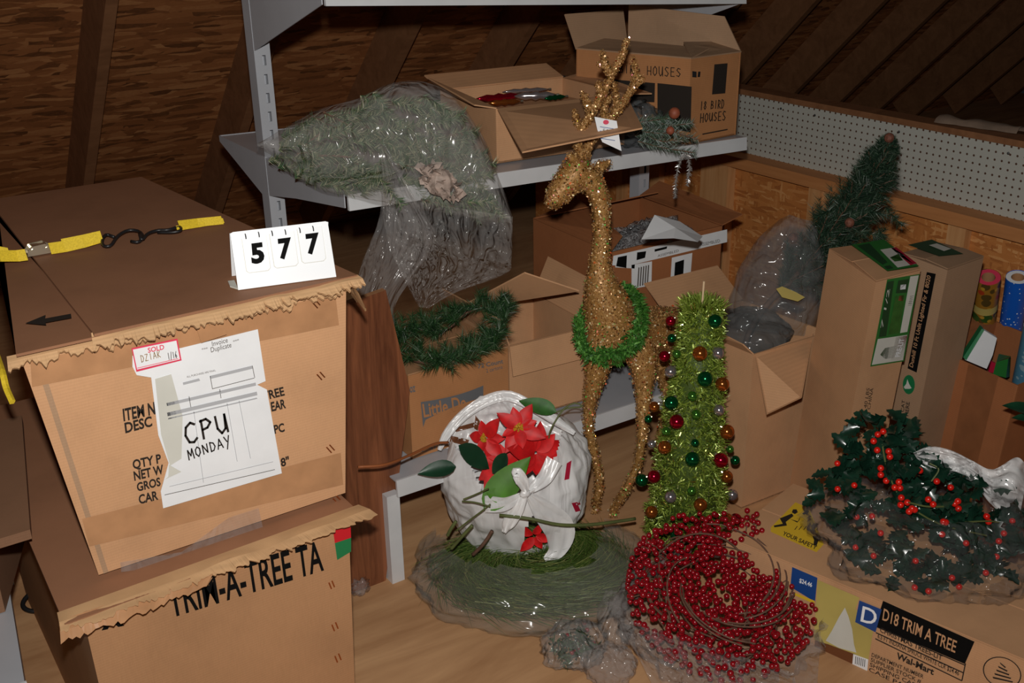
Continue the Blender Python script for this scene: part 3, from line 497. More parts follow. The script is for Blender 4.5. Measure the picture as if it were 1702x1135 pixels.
for x, y in ((408, 391), (430, 388), (452, 386), (474, 384), (498, 381), (520, 378)):
    c = SP.hit(x, y + 3) ; B().tube([c + (SP.n * math.cos(t) + topo.normalized() * math.sin(t)) * .006 for t in [q * .55 - .6 for q in range(9)]], .0011, 5).mk('binder_ring', 'black', sg)
# ================================================================== LEFT EDGE
le = root('cardboard_box', 'brown carton with scuffed overhanging lid beside the stacked cartons', 'box', tuple(atz(-60, 800, .36)))
zt = .62; c0, c1 = atz(50, 880, zt), atz(36, 690, zt)
B().hexa([(c0.x - .5, c0.y, zt - .02), (c0.x, c0.y, zt - .02), (c1.x, c1.y, zt - .02), (c1.x - .5, c1.y, zt - .02), (c0.x - .5, c0.y, zt), (c0.x, c0.y, zt), (c1.x, c1.y, zt), (c1.x - .5, c1.y, zt)]).mk('lid', 'card_dark', le)
B().hexa([(c0.x - .47, c0.y + .16, .362), (c0.x - .06, c0.y + .16, .362), (c1.x - .03, c1.y - .02, .362), (c1.x - .47, c1.y - .02, .362), (c0.x - .47, c0.y + .16, zt - .021), (c0.x - .06, c0.y + .16, zt - .021), (c1.x - .03, c1.y - .02, zt - .021), (c1.x - .47, c1.y - .02, zt - .021)]).mk('carton_body', 'card_dark', le)
wc = root('metal_shelf', 'white and blue-grey metal shelf end under the scuffed brown carton', 'shelf', tuple(atz(-80, 1000, 0)))
w0, w1 = atz(40, 1128, .358), atz(3, 905, .358); wdir = (w1 - w0); e0 = w0 - wdir * .02; e1 = w0 + wdir * 1.9
rim = lambda z: [V((e0.x - .4, e0.y, z)), V((e0.x, e0.y, z)), V((e1.x, e1.y, z)), V((e0.x - .4, e1.y, z))]
B().hexa(rim(.315) + rim(.36)).mk('shelf_board', 'steel_grey', wc)
B().hexa([V((e0.x - .4, e0.y - .006, .30)), V((e0.x + .003, e0.y - .006, .30)), V((e0.x + .003, e0.y - .001, .30)), V((e0.x - .4, e0.y - .001, .30)), V((e0.x - .4, e0.y - .006, .361)), V((e0.x + .003, e0.y - .006, .361)), V((e0.x + .003, e0.y - .001, .361)), V((e0.x - .4, e0.y - .001, .361))]).mk('front_lip', 'steel_white', wc)
for e in (e0 + V((-.05, .01, 0)), e1 + V((-.05, -.06, 0))): B().box((e.x, e.y, 0), (e.x + .04, e.y + .04, .314)).mk('leg', 'steel_white', wc)
bkl = root('strap_buckle', 'dark metal strap buckle lying on the floor left of the lower carton', 'buckle', tuple(atz(80, 1005, .0)))
o = atz(80, 1000, .012); B().tube(bez([o + V((.05 * math.cos(t) - .01, .035 * math.sin(t), .012 + .01 * math.sin(t))) for t in [q * .7 for q in range(10)]], 30), .006, 7).mk('loop', 'black', bkl, smooth=True)
B().box((o.x + .02, o.y - .02, .002), (o.x + .07, o.y + .02, .022)).mk('clasp', 'slot_dark', bkl)
# ================================================================== LEANING BOARD
BP = Plane((0, 2.222, 0), (0, -1, 0)); bd = root('wood_panel', 'dark walnut-grained wooden panel with clipped corner standing against the shelving end', 'panel', (1.02, 2.23, 0))
P = [BP.hit(x, y) for x, y in ((640, 952), (681, 648), (641, 482), (560, 500))]; P = [V((P[0].x, 2.222, 0.0)), P[1], P[2], V((.86, 2.222, P[2].z - .03)), V((.86, 2.222, 0.0))]
B().prism(P, (0, .018, 0)).mk('panel_core', 'walnut_edge', bd); B().prism([p + V((0, -.0008, 0)) for p in P], (0, .0006, 0)).mk('veneer_face', 'walnut', bd)
# ================================================================== BOXES ON THE SHELVES AND FLOOR
def box_corners(o, u, v, h, lean=(0, 0, 0)):
    bt = rect(o, u, v); return bt, [p + V((0, 0, h)) + V(lean) for p in bt]
def hexbox(bt, tp): return B().hexa(list(bt) + list(tp))
# ---- snack carton with slate print
lit = root('cardboard_box', 'closed orange-brown snack carton with slate blue banner reading Little De', 'box', (1.36, 2.4, .312))
bt, tp = box_corners((1.20, 2.262, .314), (.312, 0, 0), (0, .29, 0), .243); hexbox(bt, tp).mk('carton_body', 'card_orange', lit)
for d in (0, 1): panel('flap', [tp[0] + V((0, .001 + .146 * d, .0005)), tp[1] + V((0, .001 + .146 * d, .0005)), tp[1] + V((0, .142 + .146 * d, .0005)), tp[0] + V((0, .142 + .146 * d, .0005))], .004, 'card_brown', lit)
DF = Plane((0, 2.260, 0), (0, -1, 0))
bp_ = [(699, 668)] + [(699 + 8 * k, 668 - .14 * 8 * k - 6.5 * (k / 13) ** 2.4 * 2) for k in range(1, 14)] + [(803, 674 - 8)] + [(803 - 8 * k, 660 + 3.2 * k + 4 * math.sin(k / 13 * 3.14) * -1) for k in range(1, 13)] + [(703, 710)]
quad_px('printed_banner', DF, bp_, 'slate_print', lit, .001); text_px('Little De', DF, (704, 693), (775, 678), (701, 671), 'card_orange', lit, .0018, .02)
text_px('72 Count', DF, (794, 612), (836, 603), (793, 605), 'slate_print', lit, .0015, .02); text_px('2 cartons', DF, (808, 619), (835, 612), (807, 613), 'slate_print', lit, .0015); text_px('Cartons', DF, (700, 752), (760, 735), (699, 745), 'slate_print', lit, .0015); text_px('3 oz', DF, (674, 654), (690, 650), (673, 640), 'slate_print', lit, .0015, .02)
# ---- open tan carton
tb = root('cardboard_box', 'open tan carton with raised flaps beside the snack carton on the bottom shelf', 'box', (1.68, 2.45, .312))
bt, tp = box_corners((1.535, 2.292, .314), (.285, -.02, 0), (.02, .33, 0), .232); shell(bt, tp).mk('carton_body', 'card_tan', tb)
f_ = lambda pts, m_='card_tan', par=tb, t=.004: panel('flap', pts, t, m_, par)
f_([tp[3], tp[2], atd(962, 482, 2.86), atd(872, 452, 2.86)]); f_([tp[1], tp[2], tp[2] + V((.07, .02, .10)), tp[1] + V((.08, 0, .085))]); f_([tp[0], tp[3], tp[3] + V((-.035, 0, .075)), tp[0] + V((-.028, 0, .085))])
f_([tp[0] + V((0, -.005, 0)), tp[1] + V((0, -.005, 0)), tp[1] + V((0, -.02, -.085)), tp[0] + V((0, -.02, -.085))])
TBP = Plane(tp[3] + V((0, -.006, 0)), (0, -1, .2)); quad_px('torn_sticker', TBP, [(880, 472), (885, 474), (890, 500), (893, 508), (884, 521), (882, 505), (878, 488)], 'label_pale', tb, .002)
for x in range(870, 884, 4): quad_px('printed_bar', TBP, [(x, 524), (x + 2, 523), (x + 3, 516), (x + 1, 517)], 'ink', tb, .002)
# ---- carton with taped labels, deep under the shelf
lab = root('cardboard_box', 'reddish brown carton with white printed tape and bubble wrap behind the golden deer', 'box', (2.2, 2.65, .30))
bt, tp = box_corners((1.985, 2.405, .315), (.463, 0, 0), (.02, .43, 0), .385); shell(bt, tp).mk('carton_body', 'card_red', lab)
f_([tp[3], tp[0], tp[0] + V((.07, .03, .03)), tp[3] + V((.19, 0, .035))], 'card_red', lab); f_([tp[2], tp[3], tp[3] + V((.04, -.14, .05)), tp[2] + V((-.04, -.14, .05))], 'card_red', lab); f_([tp[2] + V((0, 0, .002)), tp[1], tp[1] + V((.09, 0, .02)), tp[2] + V((.09, 0, .04))], 'card_red', lab)
LBF = Plane((0, 2.403, 0), (0, -1, 0))
quad_px('printed_tape', LBF, [(1017, 441), (1019, 425), (1208, 381), (1208, 402), (1050, 440)], 'paper', lab, .0015); quad_px('paper_label', LBF, [(1049, 480), (1049, 440), (1083, 434), (1082, 474)], 'paper', lab, .002); quad_px('paper_label', LBF, [(1113, 476), (1116, 428), (1150, 420), (1146, 472)], 'paper', lab, .002); quad_px('paper_label', LBF, [(1022, 444), (1024, 425), (1056, 420), (1054, 446)], 'paper', lab, .002)
for q in ([(1023, 442), (1026, 427), (1041, 424), (1040, 445)], [(1057, 432), (1058, 419), (1073, 417), (1071, 428)], [(1119, 469), (1121, 436), (1136, 431), (1134, 467)], [(1087, 418), (1087, 414), (1108, 409), (1107, 413)]): quad_px('printed_block', LBF, q, 'print_black', lab, .003)
text_px('ASSEMBLED', LBF, (1092, 427), (1127, 418), (1092, 423), 'ink_soft', lab, .003); text_px('ASSEMBLED', LBF, (1163, 409), (1196, 402), (1162, 404), 'ink_soft', lab, .003)
for k in range(5): quad_px('printed_bar', LBF, [(1058 + k * 4, 476 - k), (1060 + k * 4, 476 - k), (1062 + k * 4, 444 - k), (1060 + k * 4, 444 - k)], 'ink_soft', lab, .003)
pw = [atd(x, y, d) for x, y, d in ((1066, 398, 2.74), (1088, 357, 2.86), (1130, 368, 2.90), (1168, 393, 2.90), (1160, 402, 2.80), (1120, 396, 2.76))]; cw = sum(pw, V((0, 0, 0))) / 6 + V((0, 0, .012))
nw = mk('paper_sheet', pw + [cw], [(i, (i + 1) % 6, 6) for i in range(6)], 'paper'); tag(nw, 'crumpled white paper poking out of the reddish taped carton', 'paper')
bw = blob('bubble_wrap', V((2.20, 2.50, .655)), (.17, .085, .07), 0, 'bubble_film', amp=.4, fr=7, nu=48, nv=24); tag(bw, 'shiny clear bubble wrap filling the reddish taped carton', 'bubble wrap')
# ---- ornament carton on the middle shelf
ob = root('cardboard_box', 'open tan carton of ornaments with its front flap folded down, on the middle shelf', 'box', (1.8, 2.6, 1.02))
zb = 1.0345; bt, tp = box_corners((1.60, 2.432, zb - .011), (.44, -.012, -.006), (.03, .34, 0), .148); shell(bt, tp).mk('carton_body', 'card_tan', ob)
f_([tp[0] + V((.005, 0, 0)), tp[1], atd(1068, 212, 2.68), atd(868, 252, 2.62)], 'card_tan', ob); f_([tp[3], tp[2], tp[2] + V((0, .09, .03)), tp[3] + V((0, .09, .03))], 'card_tan', ob); f_([tp[1], tp[2], tp[2] + V((.09, 0, .01)), tp[1] + V((.1, 0, -.01))], 'card_tan', ob)
f_([tp[0], tp[3], tp[3] + V((-.03, .02, .035)), tp[0] + V((-.05, .03, .01))], 'card_tan', ob)
B().box((1.62, 2.45, 1.032), (2.02, 2.74, 1.125)).mk('packing_filler', 'card_tan', ob)
for k, (mt, x0, y0, x1, y1, r, lb_) in enumerate((('bauble_red', 790, 165, 868, 158, .011, 'long red glass spindle ornament in the open ornament carton'), ('bauble_silver', 855, 160, 925, 158, .013, 'white frosted glass spindle ornament in the open ornament carton'), ('bauble_copper', 812, 172, 865, 168, .009, 'short red and gold glass ornament in the open ornament carton'), ('bauble_green', 905, 164, 940, 160, .008, 'small green glass ornament in the open ornament carton'), ('bauble_silver', 835, 153, 912, 148, .008, 'slim silver glass icicle ornament at the back of the ornament carton'))):
    zz = 1.142 + r; p, q = atz(x0, y0, zz), atz(x1, y1, zz); og = root('glass_ornament', lb_, 'ornament', tuple(p.lerp(q, .5)))
    B().tube([p.lerp(q, t) for t in (0, .1, .25, .4, .5, .6, .75, .9, 1)], [r * s for s in (.15, .5, .95, .7, 1.1, .7, .95, .5, .15)], 12).mk('glass', mt, og, smooth=True); B().tube([q, q + (q - p).normalized() * .008], r * .35, 8).mk('cap', 'zinc', og)
# ---- bird house carton
bh = root('cardboard_box', 'brown carton hand-lettered BIRD HOUSES standing open at the shelf end', 'box', (2.3, 2.5, 1.0))
ya = math.radians(6); u_, v_ = V((math.cos(ya), math.sin(ya), 0)), V((-math.sin(ya + .22), math.cos(ya + .22), 0)); oo = V((2.235, 2.362, 1.0005))
bt, tp = box_corners(oo + V((0, 0, .0)), u_ * .228 + V((0, 0, -.004)), v_ * .40, .25); shell(bt, tp).mk('carton_body', 'card_orange', bh)
f_([tp[3], tp[0], tp[0] + V((.10, .03, .015)), tp[3] + V((.11, .0, .02))], 'card_grey', bh); f_([tp[0], tp[1] , tp[1] + V((-.02, .1, .02)), tp[0] + V((.06, .1, .03))], 'card_grey', bh)
f_([tp[2], tp[3], tp[3] + V((0, .06, .10)), tp[2] + V((.02, .05, .10))], 'card_grey', bh); f_([tp[1], tp[2], tp[2] + V((.0, .0, .12)), tp[1] + V((-.01, .07, .1))], 'card_grey', bh)
BR = Plane(bt[0] - V((0, .0006, 0)), (u_.y, -u_.x, 0)); BL = Plane(bt[0], (-v_.y, v_.x, 0))
quad_px('printed_block', BR, [(1183, 157), (1187, 107), (1209, 105), (1205, 155)], 'ink', bh, .001); hand_px('18 BIRD', BR, (1162, 183), (1203, 179), (1163, 169), 'ink', bh, .1, .0015); hand_px('HOUSES', BR, (1162, 204), (1206, 199), (1163, 189), 'ink', bh, .1, .0015); quad_px('printed_line', BR, [(1167, 222), (1209, 214), (1209, 216), (1167, 224)], 'ink', bh, .001); quad_px('printed_block', BR, [(1159, 128), (1160, 119), (1164, 119), (1163, 128)], 'black', bh, .001)
hand_px('BIRD HOUSES', BL, (1028, 121), (1133, 128), (1028, 107), 'ink', bh, .1, .0015); quad_px('printed_block', BL, [(1093, 210), (1093, 138), (1150, 144), (1148, 220)], 'ink', bh, .001); quad_px('printed_block', BL, [(1020, 168), (1020, 132), (1089, 138), (1088, 170)], 'ink', bh, .001); quad_px('printed_block', BL, [(1151, 128), (1151, 118), (1158, 119), (1158, 128)], 'black', bh, .001)
# ---- grey plastic bags on the middle shelf
gb = blob('plastic_bag', (2.10, 2.46, 1.055), (.11, .075, .065), .3, 'smoke_film', amp=.35, fr=6, nu=48, nv=26, zmin=1.007); tag(gb, 'smoky grey plastic bag slumped against the bird house carton', 'bag')
gb = blob('plastic_bag', (2.14, 2.95, 1.07), (.16, .07, .07), .1, 'smoke_film', amp=.3, fr=5, nu=48, nv=26, zmin=1.006, seed=4); tag(gb, 'grey plastic bag behind the ornament carton on the rear shelf', 'bag')
# ---- frosted spray hanging over the shelf edge
fs_ = root('frosted_pine_spray', 'frosted pine spray with rusty pods hanging over the middle shelf edge', 'greenery', tuple(atd(1100, 230, 2.98)))
b = B(); tw = B()
for P in ([(1050, 205), (1085, 200), (1120, 195)], [(1055, 225), (1100, 215), (1160, 232)], [(1060, 215), (1100, 235), (1150, 228)], [(1075, 195), (1110, 208), (1150, 205)], [(1060, 235), (1100, 245), (1155, 254)], [(1050, 215), (1080, 220), (1110, 222)]):
    pts = bez([atd(x, y, 2.99 + random.uniform(-.03, .02)) for x, y in P], 10); pine_path(b, pts, 420, .026, .0008, 1, .7); tw.tube(pts, .002, 5)
b.mk('needles', 'frost', fs_, kind='stuff'); tw.mk('twigs', 'twig', fs_)
for x, y, r in ((1121, 188, .016), (1114, 217, .012)): B().sphere(atd(x, y, 2.955), r, 10, 7).mk('pod', 'cone_rust', fs_, smooth=True)
for P in ([(1140, 254), (1128, 275), (1123, 305), (1122, 328)], [(1142, 256), (1146, 280), (1142, 308)]):
    b = B(); pts = bez([atd(x, y, 2.93) for x, y in P], 12); pine_path(b, pts, 260, .011, .0012, 1, .6); b.tube(pts, .0015, 4); b.mk('silver_pick', 'silver_tinsel', fs_)
# ---- greenery in a clear bag, draped off the middle shelf
gr = root('pine_garland', 'pale tipped pine greenery with a cone inside the clear bag on the middle shelf', 'garland', tuple(atd(650, 260, 2.78)))
b = B(); tw = B(); hullP = [(432, 243), (500, 205), (580, 172), (650, 150), (710, 150), (760, 175), (800, 240), (828, 310), (838, 365), (790, 352), (700, 340), (640, 325), (560, 322), (490, 290)]
dp = lambda x, y: 2.66 + .04 * (x - 430) / 400 - .05 * max(0, (y - 300) / 70)
def gclamp(x, y, d): return min(d, atz(x, y, 1.05).dot(_h)) if x < 660 else d
for k in range(175):
    while True:
        x, y = random.uniform(440, 835), random.uniform(155, 360)
        if inpoly(x, y, hullP): break
    x = 640 + (x - 640) * .96; y = 255 + (y - 255) * .94; d = gclamp(x, y, dp(x, y) + random.uniform(-.03, .12)); a = random.uniform(-.5, .9) + (x - 640) / 400; ln = random.uniform(16, 30)
    pts = [atd(x + math.cos(a) * ln * t, y + math.sin(a) * ln * t, d + .012 * t) for t in (-1, 0, 1)]; pine_path(b, pts, 150, .026, .0012, 1, .6)
    if k % 7 == 0: tw.tube(pts, .003, 5)
b.mk('needles', 'pine_pale', gr, kind='stuff'); tw.mk('branches', 'twig', gr)
B().sphere((0, 0, 0), 1, 4, 3)
c0 = atd(732, 303, 2.615); cn = B()
for k in range(70):
    t = random.random(); a = k * 2.4; rr = .038 * math.sin(.35 + 2.5 * t); p = c0 + RIGHT * ((t - .5) * .10 + .0) + UP * ((.5 - t) * .05) + (UP * math.cos(a) - FWD * abs(math.sin(a)) * .8) * rr; cn.quad(p, R3(.009), R3(.009))
cn.sphere(c0, .034, 10, 7); cn.mk('pine_cone', 'cone_pink', gr)
hb = root('plastic_bag', 'clear plastic bag of pale greenery draped over the middle shelf edge', 'bag', tuple(atd(690, 330, 2.70)))
rowsT = []
outT = [((426, 245), (430, 238)), ((455, 262), (470, 215)), ((490, 290), (530, 185)), ((540, 318), (590, 165)), ((600, 330), (650, 141)), ((650, 338), (715, 138)), ((710, 350), (762, 165)), ((770, 362), (803, 225)), ((815, 368), (830, 298)), ((850, 372), (852, 358))]
# closed tube over the contents: front half and back half
vs = []; nu = 26; secs = 44
A_ = bez([V((q[0][0], q[0][1], 0)) for q in outT], secs); Z_ = bez([V((q[1][0], q[1][1], 0)) for q in outT], secs)
for i in range(secs + 1):
    m_ = A_[i].lerp(Z_[i], .5); hv = (Z_[i] - A_[i]) * .5
    for k in range(nu):
        a = 2 * math.pi * k / nu; q = m_ + hv * math.cos(a); thick = .05 + .05 * math.sin(math.pi * i / secs); u = V((i * .22, math.cos(a) * 1.6, math.sin(a) * 1.6))
        X_q, Y_q = q.x + 3 * noise.noise(u), q.y + 4 * noise.noise(u + V((9, 0, 0))); vs.append(atd(X_q, Y_q, gclamp(X_q, Y_q, dp(q.x, q.y) + .055 + .03)  - .03 - thick * 1.35 * math.sin(a) + .016 * noise.noise(u * 2.2) + .01 * abs(noise.noise(u * 5))))
mk('bag_film', vs, [(i * nu + k, i * nu + (k + 1) % nu, (i + 1) * nu + (k + 1) % nu, (i + 1) * nu + k) for i in range(secs) for k in range(nu)], 'clear_film', hb, smooth=True)
sheet_px('hanging_film', [((634, 325), (852, 360), 2.555), ((640, 380), (850, 430), 2.55), ((655, 430), (840, 455), 2.55), ((680, 480), (760, 485), 2.54), ((696, 510), (712, 512), 2.53)], 'clear_film', hb, 40, 40, .05, 20, 3.0)
sheet_px('hanging_film', [((630, 240), (640, 240), 2.545), ((634, 320), (690, 330), 2.545), ((628, 370), (722, 385), 2.54), ((604, 430), (716, 420), 2.54), ((590, 480), (660, 500), 2.53), ((578, 540), (655, 545), 2.53), ((590, 585), (640, 588), 2.53), ((606, 604), (622, 606), 2.53)], 'clear_film_thick', hb, 30, 50, .045, 18, 8.0)
# ---- dark green garland on the snack carton
gg = root('pine_garland', 'dark green pine garland coiled on top of the snack carton', 'garland', tuple(atz(750, 550, .565)))
b = B(); tw = B(); pth = bez([atz(x, y, .585 + l) for x, y, l in ((665, 585, 0), (690, 600, 0), (735, 605, .0), (780, 590, .01), (815, 575, .01), (835, 540, .03), (815, 512, .05), (775, 520, .05), (745, 545, .03), (700, 548, .03), (665, 560, .02), (655, 545, .03))], 60)
tw.tube(pth, .003, 5)
for k in range(105):
    i = random.randrange(0, 59); p = pth[i]; d = (pth[i + 1] - p).normalized() * .3 + R3(.8); d.z = abs(d.z) * .8; d = d.normalized() * .058; pts = [p, p + d * .5, p + d]; pine_path(b, pts, 95, .036, .0009, 1, .8)
b.mk('needles', 'pine', gg, kind='stuff'); tw.mk('wire_stem', 'twig', gg)
# ================================================================== RIGHT-HAND FLOOR BOXES
d18 = root('cardboard_box', 'long flat tan carton lettered D18 TRIM A TREE lying on the floor', 'box', (1.95, 1.2, 0))
du, dv = V((.970, .243, 0)), V((.243, -.970, 0)); o18 = V((1.738, 1.624, 0))
H18 = .20; P18 = [o18, o18 + dv * 1.15, o18 + dv * 1.15 + du * .345, o18 + du * .345]
B().hexa([p for p in P18] + [p + V((0, 0, H18)) for p in P18]).mk('carton_body', 'card_tan', d18)
for d in (0, .174): panel('flap', [o18 + du * (.001 + d) + V((0, 0, H18 + .0005)), o18 + dv * 1.149 + du * (.001 + d) + V((0, 0, H18 + .0005)), o18 + dv * 1.149 + du * (.170 + d) + V((0, 0, H18 + .0005)), o18 + du * (.170 + d) + V((0, 0, H18 + .0005))], .003, 'card_tan', d18)
DF = Plane(o18, (-.970, -.243, 0)); DT = Plane((0, 0, H18 + .0036), (0, 0, 1))
q = lambda P, m_, n_='printed_block', off=.001: quad_px(n_, DF, P, m_, d18, off)
t8 = lambda s, a, b_, c, m_='ink', bold=0, off=.0022: text_px(s, DF, a, b_, c, m_, d18, off, bold)
q([(1314, 975), (1317, 942), (1359, 960), (1355, 1000)], 'label_blue'); q([(1320, 988), (1321, 984), (1355, 998), (1354, 1003)], 'label_yellow', off=.0018); t8('$24.46', (1329, 967), (1350, 975), (1330, 960), 'white_plastic', .02)
ph = q([(1353, 1062), (1359, 963), (1429, 993), (1422, 1012), (1455, 1028), (1443, 1100)], 'label_gold'); quad_px('printed_tree', DF, [(1405, 1009), (1411, 1024), (1417, 1045), (1420, 1070), (1424, 1084), (1395, 1076), (1373, 1064), (1383, 1048), (1395, 1025)], 'label_pale', ph, .002); quad_px('printed_floor', DF, [(1353, 1085), (1355, 1064), (1377, 1070), (1420, 1086), (1442, 1100), (1438, 1118)], 'label_brown', ph, .0018); quad_px('barcode_label', DF, [(1417, 1107), (1419, 1086), (1444, 1095), (1442, 1116)], 'paper', ph, .0024)
for k in range(6): quad_px('barcode_bar', DF, [(1422 + 3 * k, 1102 + k), (1423 + 3 * k, 1102.5 + k), (1424 + 3 * k, 1090 + k), (1423 + 3 * k, 1089.5 + k)], 'ink', ph, .003)
q([(1422, 1033), (1429, 997), (1466, 1012), (1456, 1050)], 'label_blue', off=.0022); t8('D', (1431, 1031), (1456, 1039), (1435, 1006), 'white_plastic', .01, .003)
q([(1455, 1040), (1468, 998), (1620, 1066), (1604, 1103)], 'print_black'); t8('D18 TRIM A TREE', (1467, 1029), (1588, 1084), (1470, 1010), 'card_tan', .012)
for a_, b_ in (((1457, 1040), (1604, 1104)), ((1456, 1050), (1602, 1117)), ((1455, 1060), (1599, 1130))): q([a_, b_, (b_[0], b_[1] + 2), (a_[0], a_[1] + 2)], 'black')
q([(1604, 1102), (1606, 1102), (1600, 1131), (1598, 1131)], 'black')
t8('CHRISTMAS TREES-LIT', (1463, 1049), (1566, 1097), (1464, 1041), bold=.015); t8('6.5 FT INDIANA SPRUCE WHITE CLR $24.46', (1459, 1059), (1594, 1122), (1460, 1052), bold=.01); t8('Wal-Mart', (1490, 1093), (1552, 1121), (1492, 1083), bold=.03)
for k, s in enumerate(('DEPARTMENT NUMBER', 'SUPPLIER STOCK #', 'SHIPPING CASE', 'CASE PACK', 'MADE IN CHINA')): t8(s, (1449 - 1.5 * k, 1090 + 8 * k), (1535 - 4 * k, 1127 + 8 * k), (1450 - 1.5 * k, 1084 + 8 * k), bold=.01)
ec = [(1666 + 32 * math.cos(t), 1117 + 26 * math.sin(t) + 5 * math.cos(t)) for t in [k * .2094 for k in range(30)]]
n_ = len(ec); vs = [DF.hit(*e) - du * .0016 for e in ec] + [DF.hit(1666 + (e[0] - 1666) * .94, 1117 + (e[1] - 1117) * .94) - du * .0016 for e in ec]; mk('printed_ring', vs, [(i, (i + 1) % n_, n_ + (i + 1) % n_, n_ + i) for i in range(n_)], 'ink', d18)
for k in range(5): q([(1650 + 3 * k, 1124 - 6 * k), (1684 - 3 * k, 1132 - 6 * k), (1683 - 3 * k, 1134 - 6 * k), (1651 + 3 * k, 1127 - 6 * k)], 'ink')
sl = quad_px('warning_label', DT, [(1281, 877), (1322, 835), (1345, 845), (1369, 905), (1357, 918), (1281, 884)], 'label_yellow', d18, .0006); k_ = lambda P: quad_px('printed_figure', DT, P, 'ink', sl, .0012)
k_([(1296, 862), (1316, 854), (1319, 858), (1306, 868), (1308, 874), (1287, 877), (1286, 874), (1301, 871)]); k_([(1318, 847), (1324, 847), (1326, 852), (1321, 855), (1316, 852)]); k_([(1313, 863), (1326, 867), (1331, 858), (1328, 866), (1325, 869)]); k_([(1334, 847), (1345, 850), (1343, 853), (1336, 856), (1333, 854), (1338, 851)]); k_([(1350, 891), (1359, 892), (1361, 897), (1357, 908), (1352, 906), (1353, 898)])
for x in (1320, 1327, 1335): k_([(x, 881), (x + 1.5, 881), (x + 6, 875), (x + 4.5, 875)])
text_px('YOUR SAFETY', DT, (1300, 889), (1356, 914), (1303, 883), 'ink', sl, .0012, .02)
# ---- flap box holding the bagged tree
fb = root('cardboard_box', 'tall open tan carton with one side flap hanging, holding the bagged tree', 'box', (2.28, 2.1, 0))
bt, tp = box_corners((2.114, 1.926, .0), (.30, -.012, 0), (-.01, .34, 0), .5); shell(bt, tp).mk('carton_body', 'card_tan', fb)
f_([tp[0] + V((.008, 0, 0)), atz(1352, 553, .50), atd(1333, 660, 2.66), atd(1275, 688, 2.66)], 'card_tan', fb); f_([tp[3], tp[2], tp[2] + V((0, .12, .08)), tp[3] + V((0, .12, .08))], 'card_tan', fb); f_([tp[0], tp[3], tp[3] + V((-.02, 0, .05)), tp[0] + V((-.025, .02, .03))], 'card_tan', fb)
# ---- tall labelled carton
tl = root('cardboard_box', 'tall tan tree carton with a green and red picture label, leaning back', 'box', (2.25, 1.7, 0))
c_ = [atz(x, y, .80) for x, y in ((1456, 469), (1530, 449), (1447, 405), (1378, 414))]; sh_ = RIGHT * .046; sh_.z = 0
foot = [V((p.x, p.y, 0)) - sh_ + V((.01, .01, 0)) for p in c_]; hexbox(foot, c_).mk('carton_body', 'card_tan', tl)
cz = V((0, 0, .002)); f_([c_[0] + cz, c_[1] + cz, c_[1].lerp(c_[2], .46) + cz * 5, c_[0].lerp(c_[3], .46) + cz * 5], 'card_tan', tl, .003); f_([c_[3] + cz, c_[2] + cz, c_[2].lerp(c_[1], .5) + cz * 5, c_[3].lerp(c_[0], .5) + cz * 5], 'card_tan', tl, .003)
TF = Plane(c_[0], (c_[1] - c_[0]).cross(foot[0] - c_[0])); TT = Plane(c_[0] + cz * 2.6, (0, 0, 1))
lg = quad_px('picture_label', TF, [(1446, 609), (1474, 464), (1528, 455), (1502, 600)], 'label_green', tl, .0012); qq = lambda P, m_: quad_px('label_print', TF, P, m_, lg, .002)
for P, m_ in (([(1448, 606), (1458, 563), (1507, 556), (1500, 598)], 'label_pale'), ([(1480, 598), (1488, 560), (1507, 557), (1500, 597)], 'label_red'), ([(1462, 589), (1470, 578), (1488, 574), (1492, 586), (1484, 594), (1470, 596)], 'leaf_green'), ([(1460, 560), (1474, 468), (1485, 466), (1472, 558)], 'label_dkgreen'), ([(1475, 556), (1487, 492), (1503, 489), (1494, 553)], 'leaf_green'), ([(1495, 553), (1512, 459), (1526, 457), (1507, 551)], 'label_pale'), ([(1488, 487), (1492, 466), (1510, 463), (1506, 486)], 'label_dkgreen'), ([(1495, 481), (1496, 473), (1505, 472), (1504, 480)], 'paper'), ([(1492, 499), (1494, 491), (1502, 490), (1500, 500)], 'cone_rust')): qq(P, m_)
for k in range(6): qq([(1508 + .7 * k, 508 - 3 * k), (1514 + .7 * k, 507 - 3 * k), (1514.3 + .7 * k, 505.6 - 3 * k), (1508.3 + .7 * k, 506.6 - 3 * k)], 'ink')
text_px('7 1/2', TF, (1466, 545), (1478, 480), (1462, 544), 'label_pale', lg, .0026); text_px('PRE-LIT', TF, (1494, 592), (1502, 562), (1486, 593), 'paper', lg, .0026, .02)
lg2 = quad_px('top_label', TT, [(1414, 414), (1468, 405), (1527, 450), (1474, 458)], 'label_green', tl, .0125)
for P, m_ in (([(1462, 423), (1486, 419), (1521, 447), (1491, 453)], 'label_pale'), ([(1480, 420), (1489, 419), (1523, 446), (1512, 449)], 'label_red'), ([(1478, 436), (1492, 430), (1500, 441), (1486, 443)], 'leaf_green'), ([(1424, 416), (1444, 412), (1474, 444), (1466, 448)], 'label_dkgreen'), ([(1468, 451), (1478, 449), (1484, 454), (1474, 456)], 'label_dkgreen')): quad_px('label_print', TT, P, m_, lg2, .0135)
for x, s in ((1441, 'WEIGHT 40 LBS'), (1447, 'MADE IN CHINA')): text_px(s, TF, (x - 9, 728), (x + 4, 645), (x - 14, 727), 'ink', tl, .0015)
